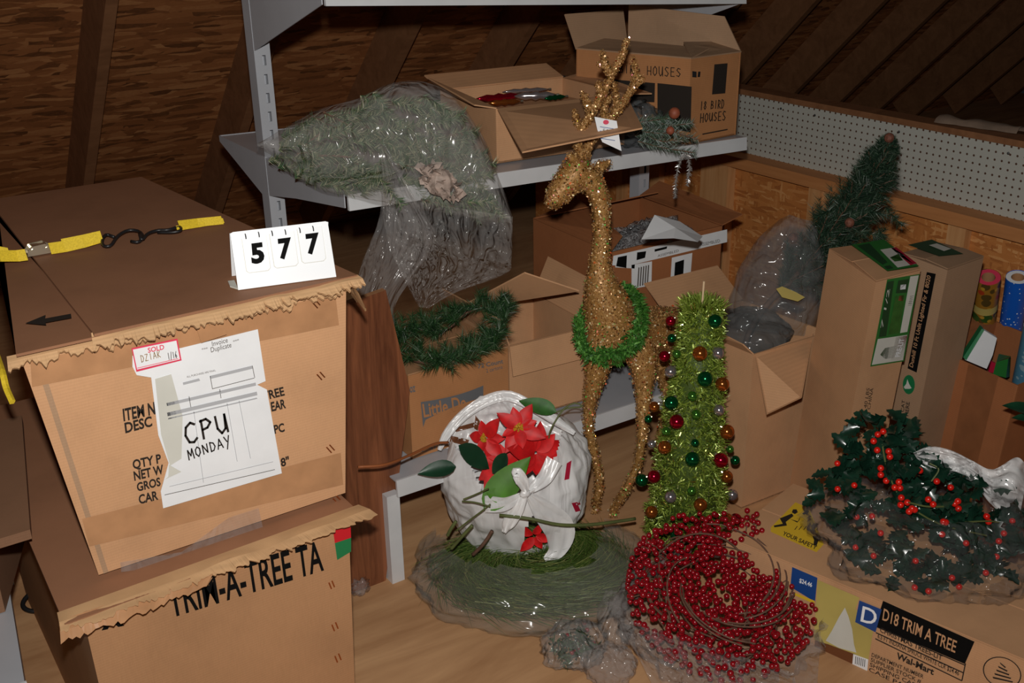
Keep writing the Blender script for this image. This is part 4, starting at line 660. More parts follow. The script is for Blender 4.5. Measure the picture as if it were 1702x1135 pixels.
# ---- second tall carton
t2 = root('cardboard_box', 'tall tan carton with black lettered strip and round green logo behind the labelled carton', 'box', (2.6, 1.72, 0))
c_ = [atz(x, y, .755) for x, y in ((1575, 449), (1635, 428), (1561, 404), (1500, 421))]; c_[3] = c_[0] + (c_[3] - c_[0]) * 1.0; foot = [V((p.x, p.y, 0)) - sh_ * .8 for p in c_]
hexbox(foot, c_).mk('carton_body', 'card_grey', t2); f_([c_[0] + cz, c_[1] + cz, c_[1].lerp(c_[2], .48) + cz * 3, c_[0].lerp(c_[3], .48) + cz * 3], 'card_grey', t2, .003); f_([c_[3] + cz, c_[2] + cz, c_[2].lerp(c_[1], .5) + cz * 4, c_[3].lerp(c_[0], .5) + cz * 4], 'card_grey', t2, .003)
T2 = Plane(c_[0], (c_[3] - c_[0]).cross(foot[0] - c_[0])); T2T = Plane(c_[0] + cz * 2.6, (0, 0, 1))
quad_px('printed_strip', T2, [(1509, 612), (1541, 452), (1556, 455), (1524, 619)], 'print_black', t2, .0012); text_px('Dunhill 10 Ft Unlit Lighted Fir & 8020', T2, (1518, 611), (1548, 459), (1512, 608), 'card_tan', t2, .002, .01)
quad_px('round_logo', T2, [(1511 + 10 * math.cos(t), 639 + 16 * math.sin(t)) for t in [k * .314 for k in range(20)]], 'sticker_green', t2, .0012); quad_px('logo_tree', T2, [(1509, 630), (1512, 638), (1516, 645), (1512, 646), (1505, 646), (1503, 643), (1507, 638)], 'label_pale', t2, .002)
text_px('CUT OPEN HERE', T2, (1505, 745), (1513, 668), (1499, 744), 'ink', t2, .002, .01); text_px('NUMERO DE CAT', T2, (1497, 745), (1505, 665), (1492, 744), 'ink', t2, .002, .01)
quad_px('top_label', T2T, [(1508, 413), (1548, 404), (1600, 428), (1560, 432)], 'label_dkgreen', t2, .011); quad_px('label_print', T2T, [(1543, 414), (1556, 411), (1580, 420), (1568, 424)], 'label_pale', t2, .0118)
# ---- open carton with gift wrap
rb = root('cardboard_box', 'open brown carton holding gift wrap rolls by the low wall', 'box', (2.8, 1.6, 0))
A0, A1 = atz(1541, 573, .45), atz(1692, 641, .45); bk_ = V((.33, -.01, 0)); lean = V((.03, -.012, 0))
tp = [A1, A1 + bk_, A0 + bk_, A0]; bt = [V((p.x, p.y, 0)) - lean for p in tp]; shell(bt, tp).mk('carton_body', 'card_red', rb)
RF = Plane(A0, (A1 - A0).cross(bt[3] - A0)); quad_px('tape_band', RF, [(1610, 605), (1660, 625), (1622, 780), (1575, 780)], 'tape_red', rb, .001); quad_px('tape_band', RF, [(1541, 575), (1570, 588), (1560, 612), (1535, 600)], 'tape_red', rb, .001)
f_([tp[2], tp[3], tp[3] + V((.05, .13, .02)), tp[2] + V((0, .14, .03))], 'card_red', rb)
def wrap_roll(lab_, pxs, zt, rad, mt, extra=None):
    p1 = atz(*pxs[0], zt); p0 = atz(*pxs[1], .30); d = (p0 - p1).normalized(); p0 = p1 + d * ((p1.z - .012) / -d.z) ; r_ = root('gift_wrap_roll', lab_, 'gift wrap', tuple(p0))
    B().tube([p1, p0], rad, 24, False).mk('paper_roll', mt, r_, smooth=True); B().tube([p1 + d * .001, p0], rad * .55, 16, False).mk('core_tube', 'card_brown', r_, smooth=True)
    e = [p1 + d * .002 + (d.orthogonal().normalized() * math.cos(t) + d.cross(d.orthogonal()).normalized() * math.sin(t)) * rad * s for s in (.98, .56) for t in [k * .2618 for k in range(24)]]
    mk('rolled_end', e, [(k, (k + 1) % 24, 24 + (k + 1) % 24, 24 + k) for k in range(24)], extra or 'label_pale', r_); return r_, p1, d
r1, p1, d1 = wrap_roll('gift wrap roll printed with sunflowers and a cream band', ((1643, 460), (1628, 590)), .62, .035, 'sunflower_wrap', 'tag_red'); B().tube([p1 + d1 * .105, p1 + d1 * .135], .0356, 24, False).mk('cream_band', 'label_gold', r1, smooth=True)
r2, p1, d1 = wrap_roll('bright blue gift wrap roll with white snowflakes and snowmen', ((1692, 460), (1672, 600)), .62, .034, 'snow_wrap', 'white_plastic')
for s, a in ((.10, 0), (.15, .25), (.20, .05), (.07, .3)):
    cc = p1 + d1 * s - RIGHT * (.017 - a * .02) - FWD * .0135; B().sphere(cc, .0155, 12, 8).mk('printed_snow', 'white_plastic', r2, smooth=True)
r3, _, _ = wrap_roll('pale icy blue gift wrap roll with silver swirls', ((1722, 540), (1700, 640)), .56, .032, 'ice_wrap')
wb = root('gift_tag_box', 'small white and green folded card box tucked in the gift wrap carton', 'card box', tuple(atd(1655, 585, 2.93))); W = lambda x, y, d=2.86: atd(x, y, d)
B().prism([W(1604, 598), W(1634, 548), W(1657, 562), W(1650, 590), W(1640, 613)], V((.012, .012, 0))).mk('white_face', 'paper', wb); B().prism([W(1601, 594, 2.862), W(1632, 546, 2.862), W(1636, 549, 2.858), W(1606, 599, 2.858)], V((.02, .02, 0))).mk('green_edge', 'sticker_green', wb)
gx = root('gift_box', 'small dark green box standing in the gift wrap carton', 'gift box', tuple(atd(1665, 610, 2.94))); B().hexa([W(1650, 622, 2.86), W(1672, 628, 2.86), W(1678, 626, 2.93), W(1656, 618, 2.93), W(1656, 602, 2.86), W(1676, 596, 2.86), W(1680, 592, 2.93), W(1660, 588, 2.93)]).mk('box_body', 'label_green', gx); B().prism([W(1643, 618, 2.858), W(1651, 620, 2.858), W(1655, 604, 2.858), W(1648, 601, 2.858)], V((.006, .006, 0))).mk('red_end', 'label_red', gx)
# ================================================================== GOLDEN DEER
def remesh(bm_, vox, smooth=4):
    o = bm_.mk('tmp', 'gold_base'); m_ = o.modifiers.new('r', 'REMESH'); m_.mode = 'VOXEL'; m_.voxel_size = vox; s = o.modifiers.new('s', 'SMOOTH'); s.iterations = smooth; s.factor = .5
    bpy.context.view_layer.update(); me = bpy.data.meshes.new_from_object(o.evaluated_get(bpy.context.evaluated_depsgraph_get())); vs = [v.co.copy() for v in me.vertices]; fs = [tuple(q.vertices) for q in me.polygons]; ns = [v.normal.copy() for v in me.vertices]
    d = o.data; bpy.data.objects.remove(o); bpy.data.meshes.remove(d); bpy.data.meshes.remove(me); return vs, fs, ns
DD = 2.735
def D(x, y, o=0.0): return atd(x, y, DD + o)
PXM = 1 / 628.0
deer = root('deer_figure', 'golden glitter standing deer figure with tall antlers and slender legs', 'deer', tuple(atz(1030, 850, 0)))
def limb(b, pts, n=24):
    """pts = (x, y, radius px, depth offset)"""
    C_ = bez([D(x, y, o) for x, y, r, o in pts], n); R_ = bez([V((r * PXM, 0, 0)) for x, y, r, o in pts], n); b.tube(C_, [max(.002, q.x) for q in R_], 14)
b = B()
limb(b, [(916, 343, 9, -.03), (922, 330, 15, -.03), (936, 312, 20, -.02), (953, 292, 24, -.01), (968, 280, 22, 0), (978, 276, 14, 0)]); limb(b, [(962, 285, 20, 0), (980, 300, 19, 0), (995, 325, 15, 0), (1000, 360, 13, 0), (1000, 400, 13, 0), (997, 440, 17, 0), (1000, 475, 27, 0), (1010, 515, 40, .01), (1015, 555, 41, .02), (1015, 590, 26, .02)])
limb(b, [(1005, 530, 36, .01), (1030, 545, 43, .05), (1065, 550, 42, .12), (1100, 550, 42, .2), (1130, 552, 40, .26), (1146, 558, 24, .3)]); limb(b, [(1000, 560, 28, .0), (995, 600, 22, -.01), (985, 645, 14, -.01), (978, 690, 9, 0), (981, 725, 8, 0), (990, 765, 7.5, 0), (996, 800, 7, 0), (992, 832, 6.5, 0)], 30)
f1 = atz(990, 852, .008); b.tube(bez([D(992, 825), f1 + V((0, 0, .03)), f1], 6), [.010, .010, .012], 10)
limb(b, [(1050, 560, 30, .03), (1068, 600, 23, .01), (1070, 650, 14, -.01), (1069, 690, 10, -.03), (1067, 730, 8, -.05), (1060, 775, 7, -.04)], 26)
f2 = atz(1020, 858, .008); b.tube(bez([D(1061, 770, -.04), D(1040, 815, -.035), f2 + V((.006, .006, .02)), f2], 10), [.011] * 10 + [.012], 10)
hip = D(1125, 575, .27); hip.x = min(hip.x, 2.03)
for dx, dy in ((.03, .05), (-.035, -.03)):
    k = V((hip.x + dx, hip.y + dy, 0)); b.tube(bez([V((k.x, k.y, hip.z)), V((k.x + .02, k.y, .40)), V((k.x + .045, k.y - .01, .26)), V((k.x + .02, k.y - .01, .12)), V((k.x, k.y - .02, .004))], 20), [.05 - .038 * min(1, i / 11) for i in range(21)], 10)
limb(b, [(985, 285, 7, .03), (1003, 275, 8, .05), (1015, 268, 3, .06)], 8); limb(b, [(962, 272, 7, -.02), (950, 262, 7, -.04), (943, 258, 3, -.05)], 8)
vs, fs, ns = remesh(b, .0062, 3); mk('body', vs, fs, 'gold_base', deer, smooth=True)
def flakes(vs, ns, n, s, lift=.002):
    g = B()
    for _ in range(n):
        i = random.randrange(len(vs)); t = (ns[i] * .9 + R3(.75)).normalized(); a = t.orthogonal().normalized(); a.rotate(Quaternion(t, random.uniform(0, 6.28))); c = t.cross(a); q = s * random.uniform(.6, 1.3); g.quad(vs[i] + ns[i] * random.uniform(0, lift * 2) + R3(.003), a * q, c * q * random.uniform(.4, 1))
    return g
flakes(vs, ns, 36000, .0021, .003).mk('glitter', 'gold_flake', deer, kind='stuff')
flakes(vs, ns, 2600, .0024, .004).mk('glint_flakes', 'sequin', deer, kind='stuff')  # extra flakes whose colour stands in for sparkle highlights on the deer
ANT = ([[(968, 262), (960, 240), (965, 219), (986, 184), (1004, 152), (1017, 123), (1036, 89), (1042, 65)], [(965, 219), (959, 203), (955, 184)], [(982, 189), (976, 171), (968, 155)], [(999, 160), (996, 142), (994, 138)], [(1015, 123), (1007, 110), (994, 106)], [(1007, 110), (1004, 98), (1002, 88)], [(962, 246), (955, 232), (952, 222)]],
       [[(974, 264), (975, 248), (986, 229), (1007, 208), (1023, 187), (1038, 168), (1052, 145), (1069, 129)], [(1023, 187), (1025, 166), (1020, 137)], [(1054, 142), (1057, 121), (1053, 96)], [(1007, 205), (1004, 182), (1013, 160)], [(984, 232), (990, 222), (992, 216)]])
for k, br in enumerate(ANT):
    b = B(); off = -.01 if k == 0 else .035
    for j, P in enumerate(br): L_ = bez([D(x, y, off + (.015 * math.sin(i + j) if j else 0)) for i, (x, y) in enumerate(P)], 18); b.tube(L_, [(.0088 if j == 0 else .0072) * (1 - .5 * i / 18) for i in range(19)], 8)
    vs, fs, ns = remesh(b, .0042, 1); a_ = mk('antler', vs, fs, 'gold_base', deer, smooth=True); flakes(vs, ns, 6500, .0019, .0025).mk('glitter', 'gold_flake', a_, kind='stuff')
ng = root('tinsel_garland', 'bright green tinsel garland looped round the neck of the golden deer', 'garland', tuple(D(1015, 600)))
b = B(); lp = bez([D(x, y, o) for x, y, o in ((1050, 482, .03), (1063, 505, 0), (1066, 535, -.06), (1055, 565, -.09), (1035, 582, -.10), (1005, 590, -.10), (980, 590, -.09), (966, 570, -.06), (962, 545, -.03), (968, 525, .03), (990, 495, .08), (1030, 480, .09), (1050, 482, .03))], 90)
[b.strip(lp[i_] + R3(.007 + .016 * abs(noise.noise(lp[i_] * 22))), R3(.016), .0022, .002) for i_ in [random.randrange(90) for _ in range(2600)]]; pine_path(b, bez([D(985, 592, -.09), D(1005, 607, -.08), D(1035, 604, -.07)], 12), 260, .014, .0016, 1, .2); pine_path(b, bez([D(1062, 488, .0), D(1069, 530, -.05), D(1060, 575, -.09), D(1020, 596, -.1)], 30), 900, .020, .0018, 1, .2, .004); B().tube(lp, .003, 5).mk('core_wire', 'green_stem', ng); b.mk('tinsel', 'green_tinsel', ng, kind='stuff')
tg = root('lot_tag', 'white paper lot tag numbered 577 hanging from the deer antler', 'tag', tuple(D(1010, 225, -.03))); TP = Plane(D(1010, 222, -.035), -_h + V((.15, 0, .1)))
tp_ = quad_px('paper_tag', TP, [(988, 194), (1025, 201), (1033, 251), (1001, 236), (993, 216)], 'white_plastic', tg, 0, .0008); quad_px('red_ring', TP, [(1007 + 5 * math.cos(t), 203 + 4 * math.sin(t)) for t in [k * .628 for k in range(10)]], 'tag_red', tg, .0012); hand_px('577', TP, (1001, 220), (1019, 223), (1001, 214), 'ink', tg, .12, .0012)
for y in (210, 217, 229): quad_px('printed_line', TP, [(997, y), (1022, y + 4), (1022, y + 5), (997, y + 1)], 'label_blue', tg, .001)
# ================================================================== LIME TINSEL TREE
tt = root('tinsel_tree', 'lime green tinsel table tree hung with coloured baubles, a bare stick at its tip', 'tree', (1.836, 1.89, 0))
TB = V((1.836, 1.875, 0)); zt0, zt1 = .055, .735
def trad(z): t = (z - zt0) / (zt1 - zt0); return .118 - .068 * t
axis = lambda z: TB + V((.02 * z, -.005 * z, z))
B().tube([axis(z) for z in (zt0 + .01, .3, .5, zt1 - .02)], [trad(z) * .8 for z in (zt0, .3, .5, zt1)], 28).mk('foam_cone', 'lime_base', tt, smooth=True)
B().tube([TB, TB + V((0, 0, .02)), TB + V((0, 0, .06))], [.075, .07, .05], 24).mk('pot', 'leaf_dark', tt, smooth=True); B().tube([axis(.72), axis(.79)], .0028, 8).mk('tip_stick', 'tan_wood', tt)
b = B()
for _ in range(24000):
    z = zt0 + (zt1 - zt0) * random.random() ** 1.15; a = random.uniform(0, 6.283); n_ = V((math.cos(a), math.sin(a), 0)); cl = .8 + .25 * noise.noise(V((a * 3, z * 30, 0))); d = (n_ * .55 + R3(.95)).normalized() * random.uniform(.010, .022); b.strip(axis(z) + n_ * trad(z) * cl * random.uniform(.9, 1.12), d, .0013, random.uniform(-.003, .003))
for _ in range(500):
    a = random.uniform(0, 6.283); n_ = V((math.cos(a), math.sin(a), 0)); b.strip(axis(zt1 - .02) + n_ * trad(zt1) * random.random(), (n_ * .7 + V((0, 0, .9)) + R3(.4)).normalized() * .035, .0014, .002)
b.mk('tinsel', 'lime_tinsel', tt, kind='stuff')
sph = {}
for c in ('red', 'green', 'lime', 'copper', 'silver'):
    o = B().sphere((0, 0, 0), 1, 20, 14).mk('bauble', 'bauble_' + c, tt, smooth=True); sph[c] = o.data; bpy.data.objects.remove(o); me = sph[c]
    inv0 = WM[tt.name].to_translation()
    for v in me.vertices: v.co += inv0
capm = B().tube([(0, 0, .95), (0, 0, 1.18)], [.26, .22], 10).mk('cap', 'zinc', tt); cmesh = capm.data; bpy.data.objects.remove(capm)
for v in cmesh.vertices: v.co += WM[tt.name].to_translation()
for x, y, r, c in ((580, 145, 25, 'red'), (780, 145, 33, 'green'), (712, 290, 36, 'copper'), (793, 288, 30, 'silver'), (553, 303, 28, 'red'), (607, 292, 20, 'lime'), (580, 372, 30, 'silver'), (735, 405, 38, 'green'), (812, 428, 35, 'copper'), (678, 482, 24, 'lime'), (583, 512, 35, 'green'), (507, 530, 27, 'copper'), (797, 545, 28, 'silver'), (695, 565, 25, 'lime'), (607, 597, 36, 'red'), (833, 642, 38, 'copper'), (560, 640, 22, 'lime'), (690, 692, 20, 'green'), (495, 697, 22, 'silver'), (553, 712, 34, 'copper'), (847, 720, 20, 'lime'), (678, 765, 37, 'green'), (805, 770, 38, 'red'), (870, 770, 25, 'green'), (832, 843, 32, 'copper'), (450, 860, 33, 'green'), (505, 843, 33, 'red'), (580, 935, 30, 'silver'), (675, 908, 22, 'lime'), (857, 925, 30, 'silver'), (714, 970, 34, 'copper'), (495, 1002, 32, 'copper'), (833, 1035, 33, 'copper'), (873, 1035, 32, 'red'), (585, 222, 22, 'green'), (480, 585, 20, 'green'), (600, 1105, 25, 'green'), (700, 1052, 20, 'red')):
    px_, py_ = 900 + x / 2.7025, 480 + y / 2.7025; d0 = axis(.4).dot(_h); p = atd(px_, py_, d0); ax_ = axis(p.z); off = (p - ax_).dot(_r); R_ = trad(p.z) + .012; dep = math.sqrt(max(0, R_ * R_ - off * off)); p = atd(px_, py_, d0 - dep)
    rr = r / 2.7025 / 700; ba = inst('bauble', sph[c], p, tt, rr)
    cp = bpy.data.objects.new('cap', cmesh); COL.objects.link(cp); cp.parent = ba; q_ = (V((ax_.x, ax_.y, p.z)) - p).normalized() + V((0, 0, .8)); cp.rotation_mode = 'QUATERNION'; cp.rotation_quaternion = V((0, 0, 1)).rotation_difference(q_)
# ================================================================== BERRY WREATH IN ITS BAG
wt = root('berry_wreath', 'red berry and brown twig wreath lying in a clear plastic bag', 'wreath', tuple(atz(1200, 1010, 0)))
wc_ = atz(1196, 990, .115); wn = (V((0, 0, 1)) - _h * .38 + _r * .05).normalized(); wx = (_r - wn * _r.dot(wn)).normalized(); wy = wn.cross(wx)
ringp = lambda a, R_, h=0: wc_ + (wx * math.cos(a) + wy * math.sin(a)) * R_ + wn * h
tw = B(); tips = []
for k in range(26):
    a0 = random.uniform(0, 6.28); R0 = random.uniform(.09, .17); ph = random.uniform(0, 6.28); P = [ringp(a0 + t * .3, R0 + .022 * math.sin(ph + t * .8), .012 + .028 * math.sin(ph * 2 + t * .6)) for t in range(9)]; tw.tube(bez(P, 26), random.uniform(.0014, .0026), 5)
for k in range(9):
    a0 = random.uniform(0, 6.28); P = [ringp(a0 + t * .35, .10 + .014 * t, .05 + .02 * math.sin(t * .6)) for t in range(6)]; tw.tube(bez(P, 18), .0022, 5)
for k in range(10):
    a0 = random.choice((.9, 1.2, .5, 2.9, 3.2, .2, 1.5, 2.5, -.3, 1.0)) + random.uniform(-.1, .1); P = [ringp(a0, .15, .03), ringp(a0 + .05, .19, .05), ringp(a0 + .1, random.uniform(.215, .235), .06)]; tw.tube(bez(P, 8), .0016, 5); tips += [p + R3(.008) for p in bez(P, 8)[3:]]
tw.mk('twigs', 'twig', wt)
bo = B().sphere((0, 0, 0), 1, 12, 8).mk('berry', 'berry', wt, smooth=True); bme = bo.data; bpy.data.objects.remove(bo)
for v in bme.vertices: v.co += WM[wt.name].to_translation()
pos = []; grid = {}
def clear18(p): q_ = p - o18; return not (q_.dot(du) > -.009 and 0 < q_.dot(dv) + .009 and p.z < H18 + .008)
def free(p, r):
    k = (int(p.x / .012), int(p.y / .012), int(p.z / .012))
    for a in (-1, 0, 1):
        for c in (-1, 0, 1):
            for e in (-1, 0, 1):
                for q_ in grid.get((k[0] + a, k[1] + c, k[2] + e), ()):
                    if (q_ - p).length < r: return False
    grid.setdefault(k, []).append(p); return True
for p in tips:
    if p.z > .01 and clear18(p) and free(p, .010): pos.append(p)
tries = 0
while len(pos) < 1000 and tries < 60000:
    tries += 1; a = random.uniform(0, 6.283); t = random.gauss(.05, .85); R_ = .138 + .076 * max(-1.6, min(1.15, t)); hh = .05 * math.sqrt(max(0, 1 - ((R_ - .142) / .115) ** 2)); p = ringp(a, R_, random.uniform(-.4, 1) * hh + .008)
    if p.z > .012 and clear18(p) and free(p, .0125): pos.append(p)
pos.sort(key=lambda p: (p - CAM).length - p.dot(wn) * 1.5)
for p in pos[:298]: inst('berry', bme, p, wt, random.uniform(.0068, .0082))
b = B()
for p in pos[298:]: b.sphere(p, random.uniform(.0066, .008), 9, 6)
b.mk('more_berries', 'berry', wt, smooth=True, kind='stuff')
wbag = root('plastic_bag', 'clear plastic bag gathered round the red berry wreath', 'bag', tuple(atz(1200, 1080, 0)))
cb = V((wc_.x, wc_.y, .085)) - _h * .03
op = lambda p: (p - wc_).dot(wn) < .012 + .02 * noise.noise(p * 9) - .10 * max(0, -(p - wc_).dot(wy)) and (p - cb).dot(_h) < .14 + .03 * noise.noise(p * 7)
blob('bag_film', cb, (.245, .225, .10), -BEAR, 'clear_film_thick', wbag, .16, 6, 84, 44, op, .004, 2.0, pleat=.02)
wd_ = wc_.dot(_h)
sheet_px('turned_edge', [((1030, 1026), (1318, 1118), wd_ - .10, wd_ - .20), ((1036, 1048), (1325, 1140), wd_ - .16, wd_ - .24), ((1060, 1090), (1335, 1165), wd_ - .20, wd_ - .25), ((1090, 1150), (1340, 1190), wd_ - .24, wd_ - .26)], 'clear_film_thick', wbag, 44, 26, .03, 26, 5.0)
sheet_px('side_film', [((1335, 975), (1362, 960), wd_ + .06, wd_ + .12), ((1338, 1030), (1372, 1030), wd_ - .02, wd_ + .05), ((1325, 1090), (1362, 1090), wd_ - .12, wd_ - .06), ((1315, 1140), (1358, 1150), wd_ - .2, wd_ - .16)], 'clear_film_thick', wbag, 16, 30, .03, 16, 9.0)
# ================================================================== LONG-NEEDLE GARLAND IN A BAG ON THE FLOOR
gl = root('pine_garland', 'long-needled green garland coiled flat on the floor under the shopping bag', 'garland', tuple(atz(885, 950, 0)))
gc = atz(885, 940, .04); b = B(); gx_, gy_ = _r, _h
for k in range(9500):
    a = random.uniform(0, 6.283); R_ = random.gauss(.66, .2) if random.random() < .8 else random.uniform(.05, .5); R_ = max(.05, min(1.02, R_)); p = gc + gx_ * math.cos(a) * .265 * R_ + gy_ * math.sin(a) * .205 * R_; p.z = random.uniform(.012, .075) * (1.15 - .35 * R_)
    d = (gx_ * -math.sin(a) * .265 + gy_ * math.cos(a) * .205).normalized() * .9 + (p - gc).normalized() * random.uniform(-.35, .6) + V((0, 0, random.uniform(-.12, .16))); d = d.normalized() * random.uniform(.05, .12)
    if (p + d).z < .004: d.z = .004 - p.z
    b.needle(p, d, .0011)
b.mk('needles', 'pine_long', gl, kind='stuff'); B().tube(bez([gc + gx_ * math.cos(t) * .17 + gy_ * math.sin(t) * .13 + V((0, 0, -.015)) for t in [k * .5 for k in range(13)]], 50), .003, 6).mk('wire_stem', 'twig', gl)
gbag = root('plastic_bag', 'clear plastic bag lying on the floor round the long-needled garland', 'bag', tuple(atz(885, 1000, 0)))
blob('bag_film', gc - _h * .015 + V((0, 0, .005)), (.315, .255, .085), -BEAR, 'needle_film', gbag, .13, 5, 90, 40, lambda p: not inpoly(*proj(p), [(700, 850), (730, 780), (990, 780), (1010, 860), (980, 940), (890, 950), (760, 930)]) or p.z < .03, .003, 6.0)
dc = atz(1000, 1090, .03)
blob('gathered_neck', atz(1022, 1030, .045), (.042, .10, .045), -BEAR, 'clear_film', gbag, .16, 4, 56, 34, None, .004, 31.0, ridge=.3, pleat=.05); blob('gathered_tail', atz(1012, 1105, .03), (.062, .06, .045), -BEAR, 'clear_film_thick', gbag, .2, 5, 56, 34, None, .004, 37.0, ridge=.3, pleat=.05)
ds = root('plastic_bag', 'small clear bag with dark red and green sprigs by the berry wreath', 'bag', tuple(atz(960, 1085, 0))); bc = atz(955, 1070, .035)
blob('bag_film', bc, (.085, .07, .045), .2, 'clear_film', ds, .25, 7, 48, 26, None, .003, 9.0); b = B()
for _ in range(420): p = bc + V((random.uniform(-.05, .05), random.uniform(-.042, .042), random.gauss(-.008, .01))); p.z = max(.006, p.z); b.needle(p, R3(.018), .003)
b.mk('sprigs', 'pine', ds, kind='stuff')
for _ in range(7): B().sphere(bc + V((random.gauss(0, .035), random.gauss(0, .03), random.uniform(-.02, .01))), .006, 8, 6).mk('berry', 'berry', ds, smooth=True)
# ================================================================== SHOPPING BAG OF POINSETTIAS
sb_ = root('shopping_bag', 'white plastic shopping bag tied by its handles, full of poinsettias', 'bag', tuple(atz(870, 930, 0)))
SCn = atd(857, 795, 2.58)
sc_d = SCn.dot(_h)
OPEN = [(738, 705), (760, 660), (830, 640), (900, 660), (935, 712), (925, 755), (905, 790), (880, 818), (850, 842), (806, 848), (800, 810), (780, 770), (752, 735)]; OPEN2 = [(878, 865), (893, 855), (910, 880), (912, 905), (880, 912), (868, 912)]
TC = (CAM - SCn).normalized()
def sk(p):
    if (p - SCn).dot(TC) < .02: return True
    x, y = proj(p); return not (inpoly(x, y, OPEN) or inpoly(x, y, OPEN2))
sack = blob('sack', SCn, (.205, .165, .225), -BEAR, 'white_sack', sb_, .11, 4.2, 150, 96, sk, .05, 12.0, ridge=.25, pleat=.007)
sf = lambda x, y, o=0: atd(x, y, sc_d - .175 + o)
def ribbon(P, w, mat='white_sack', name='handle'):
    vs = []; C_ = bez([sf(*p) for p in P], 24); W_ = bez([V((q, 0, 0)) for q in w], 24); n = len(C_)
    for i, c in enumerate(C_):
        t = (C_[min(i + 1, n - 1)] - C_[max(0, i - 1)]).normalized(); s = t.cross(-FWD).normalized()
        for j in range(7): u = j / 3 - 1; vs.append(c + s * W_[i].x * u + FWD * (.007 * math.cos(u * 7 + i * .3)))
    return mk(name, vs, [(i * 7 + j, i * 7 + j + 1, (i + 1) * 7 + j + 1, (i + 1) * 7 + j) for i in range(n - 1) for j in range(6)], mat, sb_, smooth=True)
ribbon([(806, 838, .0), (835, 838, -.015), (856, 830, -.03), (872, 822, -.035)], [.022, .018, .013, .008]); ribbon([(922, 765, .02), (908, 790, -.0), (892, 806, -.02), (876, 818, -.035)], [.022, .02, .014, .008]); ribbon([(872, 822, -.04), (862, 845, -.045), (846, 868, -.04), (838, 885, -.035)], [.010, .014, .017, .006]); ribbon([(874, 818, -.04), (868, 800, -.05), (858, 785, -.05), (860, 805, -.045)], [.008, .016, .013, .003])
ribbon([(880, 824, -.035), (905, 850, -.02), (930, 880, .0), (925, 915, .01), (905, 930, .005)], [.010, .03, .04, .024, .006]); blob('knot', sf(873, 820, -.035), (.014, .011, .012), 0, 'white_sack', sb_, .3, 6, 20, 12, None, None, 1)
ribbon([(730, 748, .12), (742, 722, .15), (770, 690, .18), (808, 666, .2), (845, 658, .2), (885, 676, .18), (925, 700, .14), (955, 720, .1)], [.006, .012, .014, .015, .015, .014, .012, .006], name='folded_rim')
decal_px('printed_logo', sack, [(950, 836), (985, 830), (998, 862), (968, 876)], 'label_red', sb_); decal_px('printed_slogan', sack, [(942, 770), (950, 765), (946, 796), (938, 798)], 'label_red', sb_)
iw = sheet_px('inner_wall', [((798, 658), (848, 656), sc_d + .03), ((768, 684), (888, 675), sc_d + .035), ((744, 714), (928, 700), sc_d + .03), ((730, 745), (955, 722), sc_d + .02), ((735, 800), (965, 770), sc_d + .03)], 'white_sack', sb_, 30, 30, .02, 16, 4.0)
for Q in ([(752, 712), (788, 702), (792, 709), (758, 718)], [(750, 724), (780, 731), (776, 741), (747, 734)], [(790, 690), (798, 700), (794, 716), (788, 712)]): decal_px('inside_print', iw, Q, 'label_brown', sb_)
# petals and leaves
def leaf_mesh(name, mat, L_, W_, fold=.18, droop=.25, teeth=0, n=9):
    vs, fs = [], []
    for i in range(n + 1):
        t = i / n; w = W_ * (math.sin(math.pi * min(1, t * 1.02) ** .8) ** .8 if t < .98 else .02); w = max(w, .0004)
        if teeth: w *= 1 + .38 * (1 if i % 2 else -.55)
        z = -droop * L_ * t * t
        vs += [V((L_ * t, -w, z + fold * w + .05 * w * math.sin(9 * t))), V((L_ * t, -w * .5, z + fold * .25 * w)), V((L_ * t, 0, z)), V((L_ * t, w * .5, z + fold * .25 * w)), V((L_ * t, w, z + fold * w))]
    for i in range(n):
        for j in range(4): fs.append((i * 5 + j, i * 5 + j + 1, i * 5 + j + 6, i * 5 + j + 5))
    me = bpy.data.meshes.new(name); me.from_pydata([tuple(v) for v in vs], [], fs); me.update(); me.polygons.foreach_set('use_smooth', [True] * len(me.polygons)); me.materials.append(MAT[mat]); return me
def orient(d, n): d = d.normalized(); n = (n - d * n.dot(d)).normalized(); return Matrix((d, n.cross(d), n)).transposed().to_quaternion()
pm = [leaf_mesh('petal', 'petal', .085, .024, .25, .2), leaf_mesh('petal', 'petal', .062, .019, .25, .1)]; lm = {k: leaf_mesh('leaf', k, .10, .022, .3, .15) for k in ('leaf_green', 'leaf_light', 'leaf_dark')}
TOV = -FWD
def poinsettia(lab_, x, y, o, npet, size, facing=None, stamens=True):
    c = sf(x, y, o); r_ = root('poinsettia', lab_, 'flower', tuple(c)); n_ = (facing or (TOV + UP * .3)).normalized(); a_ = n_.orthogonal().normalized(); b_ = n_.cross(a_)
    for k in range(npet):
        t = k * 6.283 / npet + random.uniform(-.2, .2); d = a_ * math.cos(t) + b_ * math.sin(t) + n_ * random.uniform(-.1, .5); inst('petal', pm[k % 2], c + d * .004, r_, size * random.uniform(.85, 1.1), orient(d, n_ + R3(.2)))
    if stamens:
        b = B()
        for _ in range(34): b.tube([c, c + (n_ + R3(.7)).normalized() * .017], [.0012, .0016], 5)
        b.mk('stamens', 'stamen', r_)
    return r_, c, n_
poinsettia('open red silk poinsettia with yellow centre at the mouth of the shopping bag', 862, 712, .10, 8, .80)
poinsettia('red silk poinsettia tucked behind the dark leaves in the shopping bag', 808, 728, .16, 6, .75, TOV + RIGHT * -.5)
poinsettia('drooping red silk poinsettia filling the right of the shopping bag mouth', 890, 752, .12, 10, 1.12, TOV + RIGHT * .5 + UP * -.2, False)
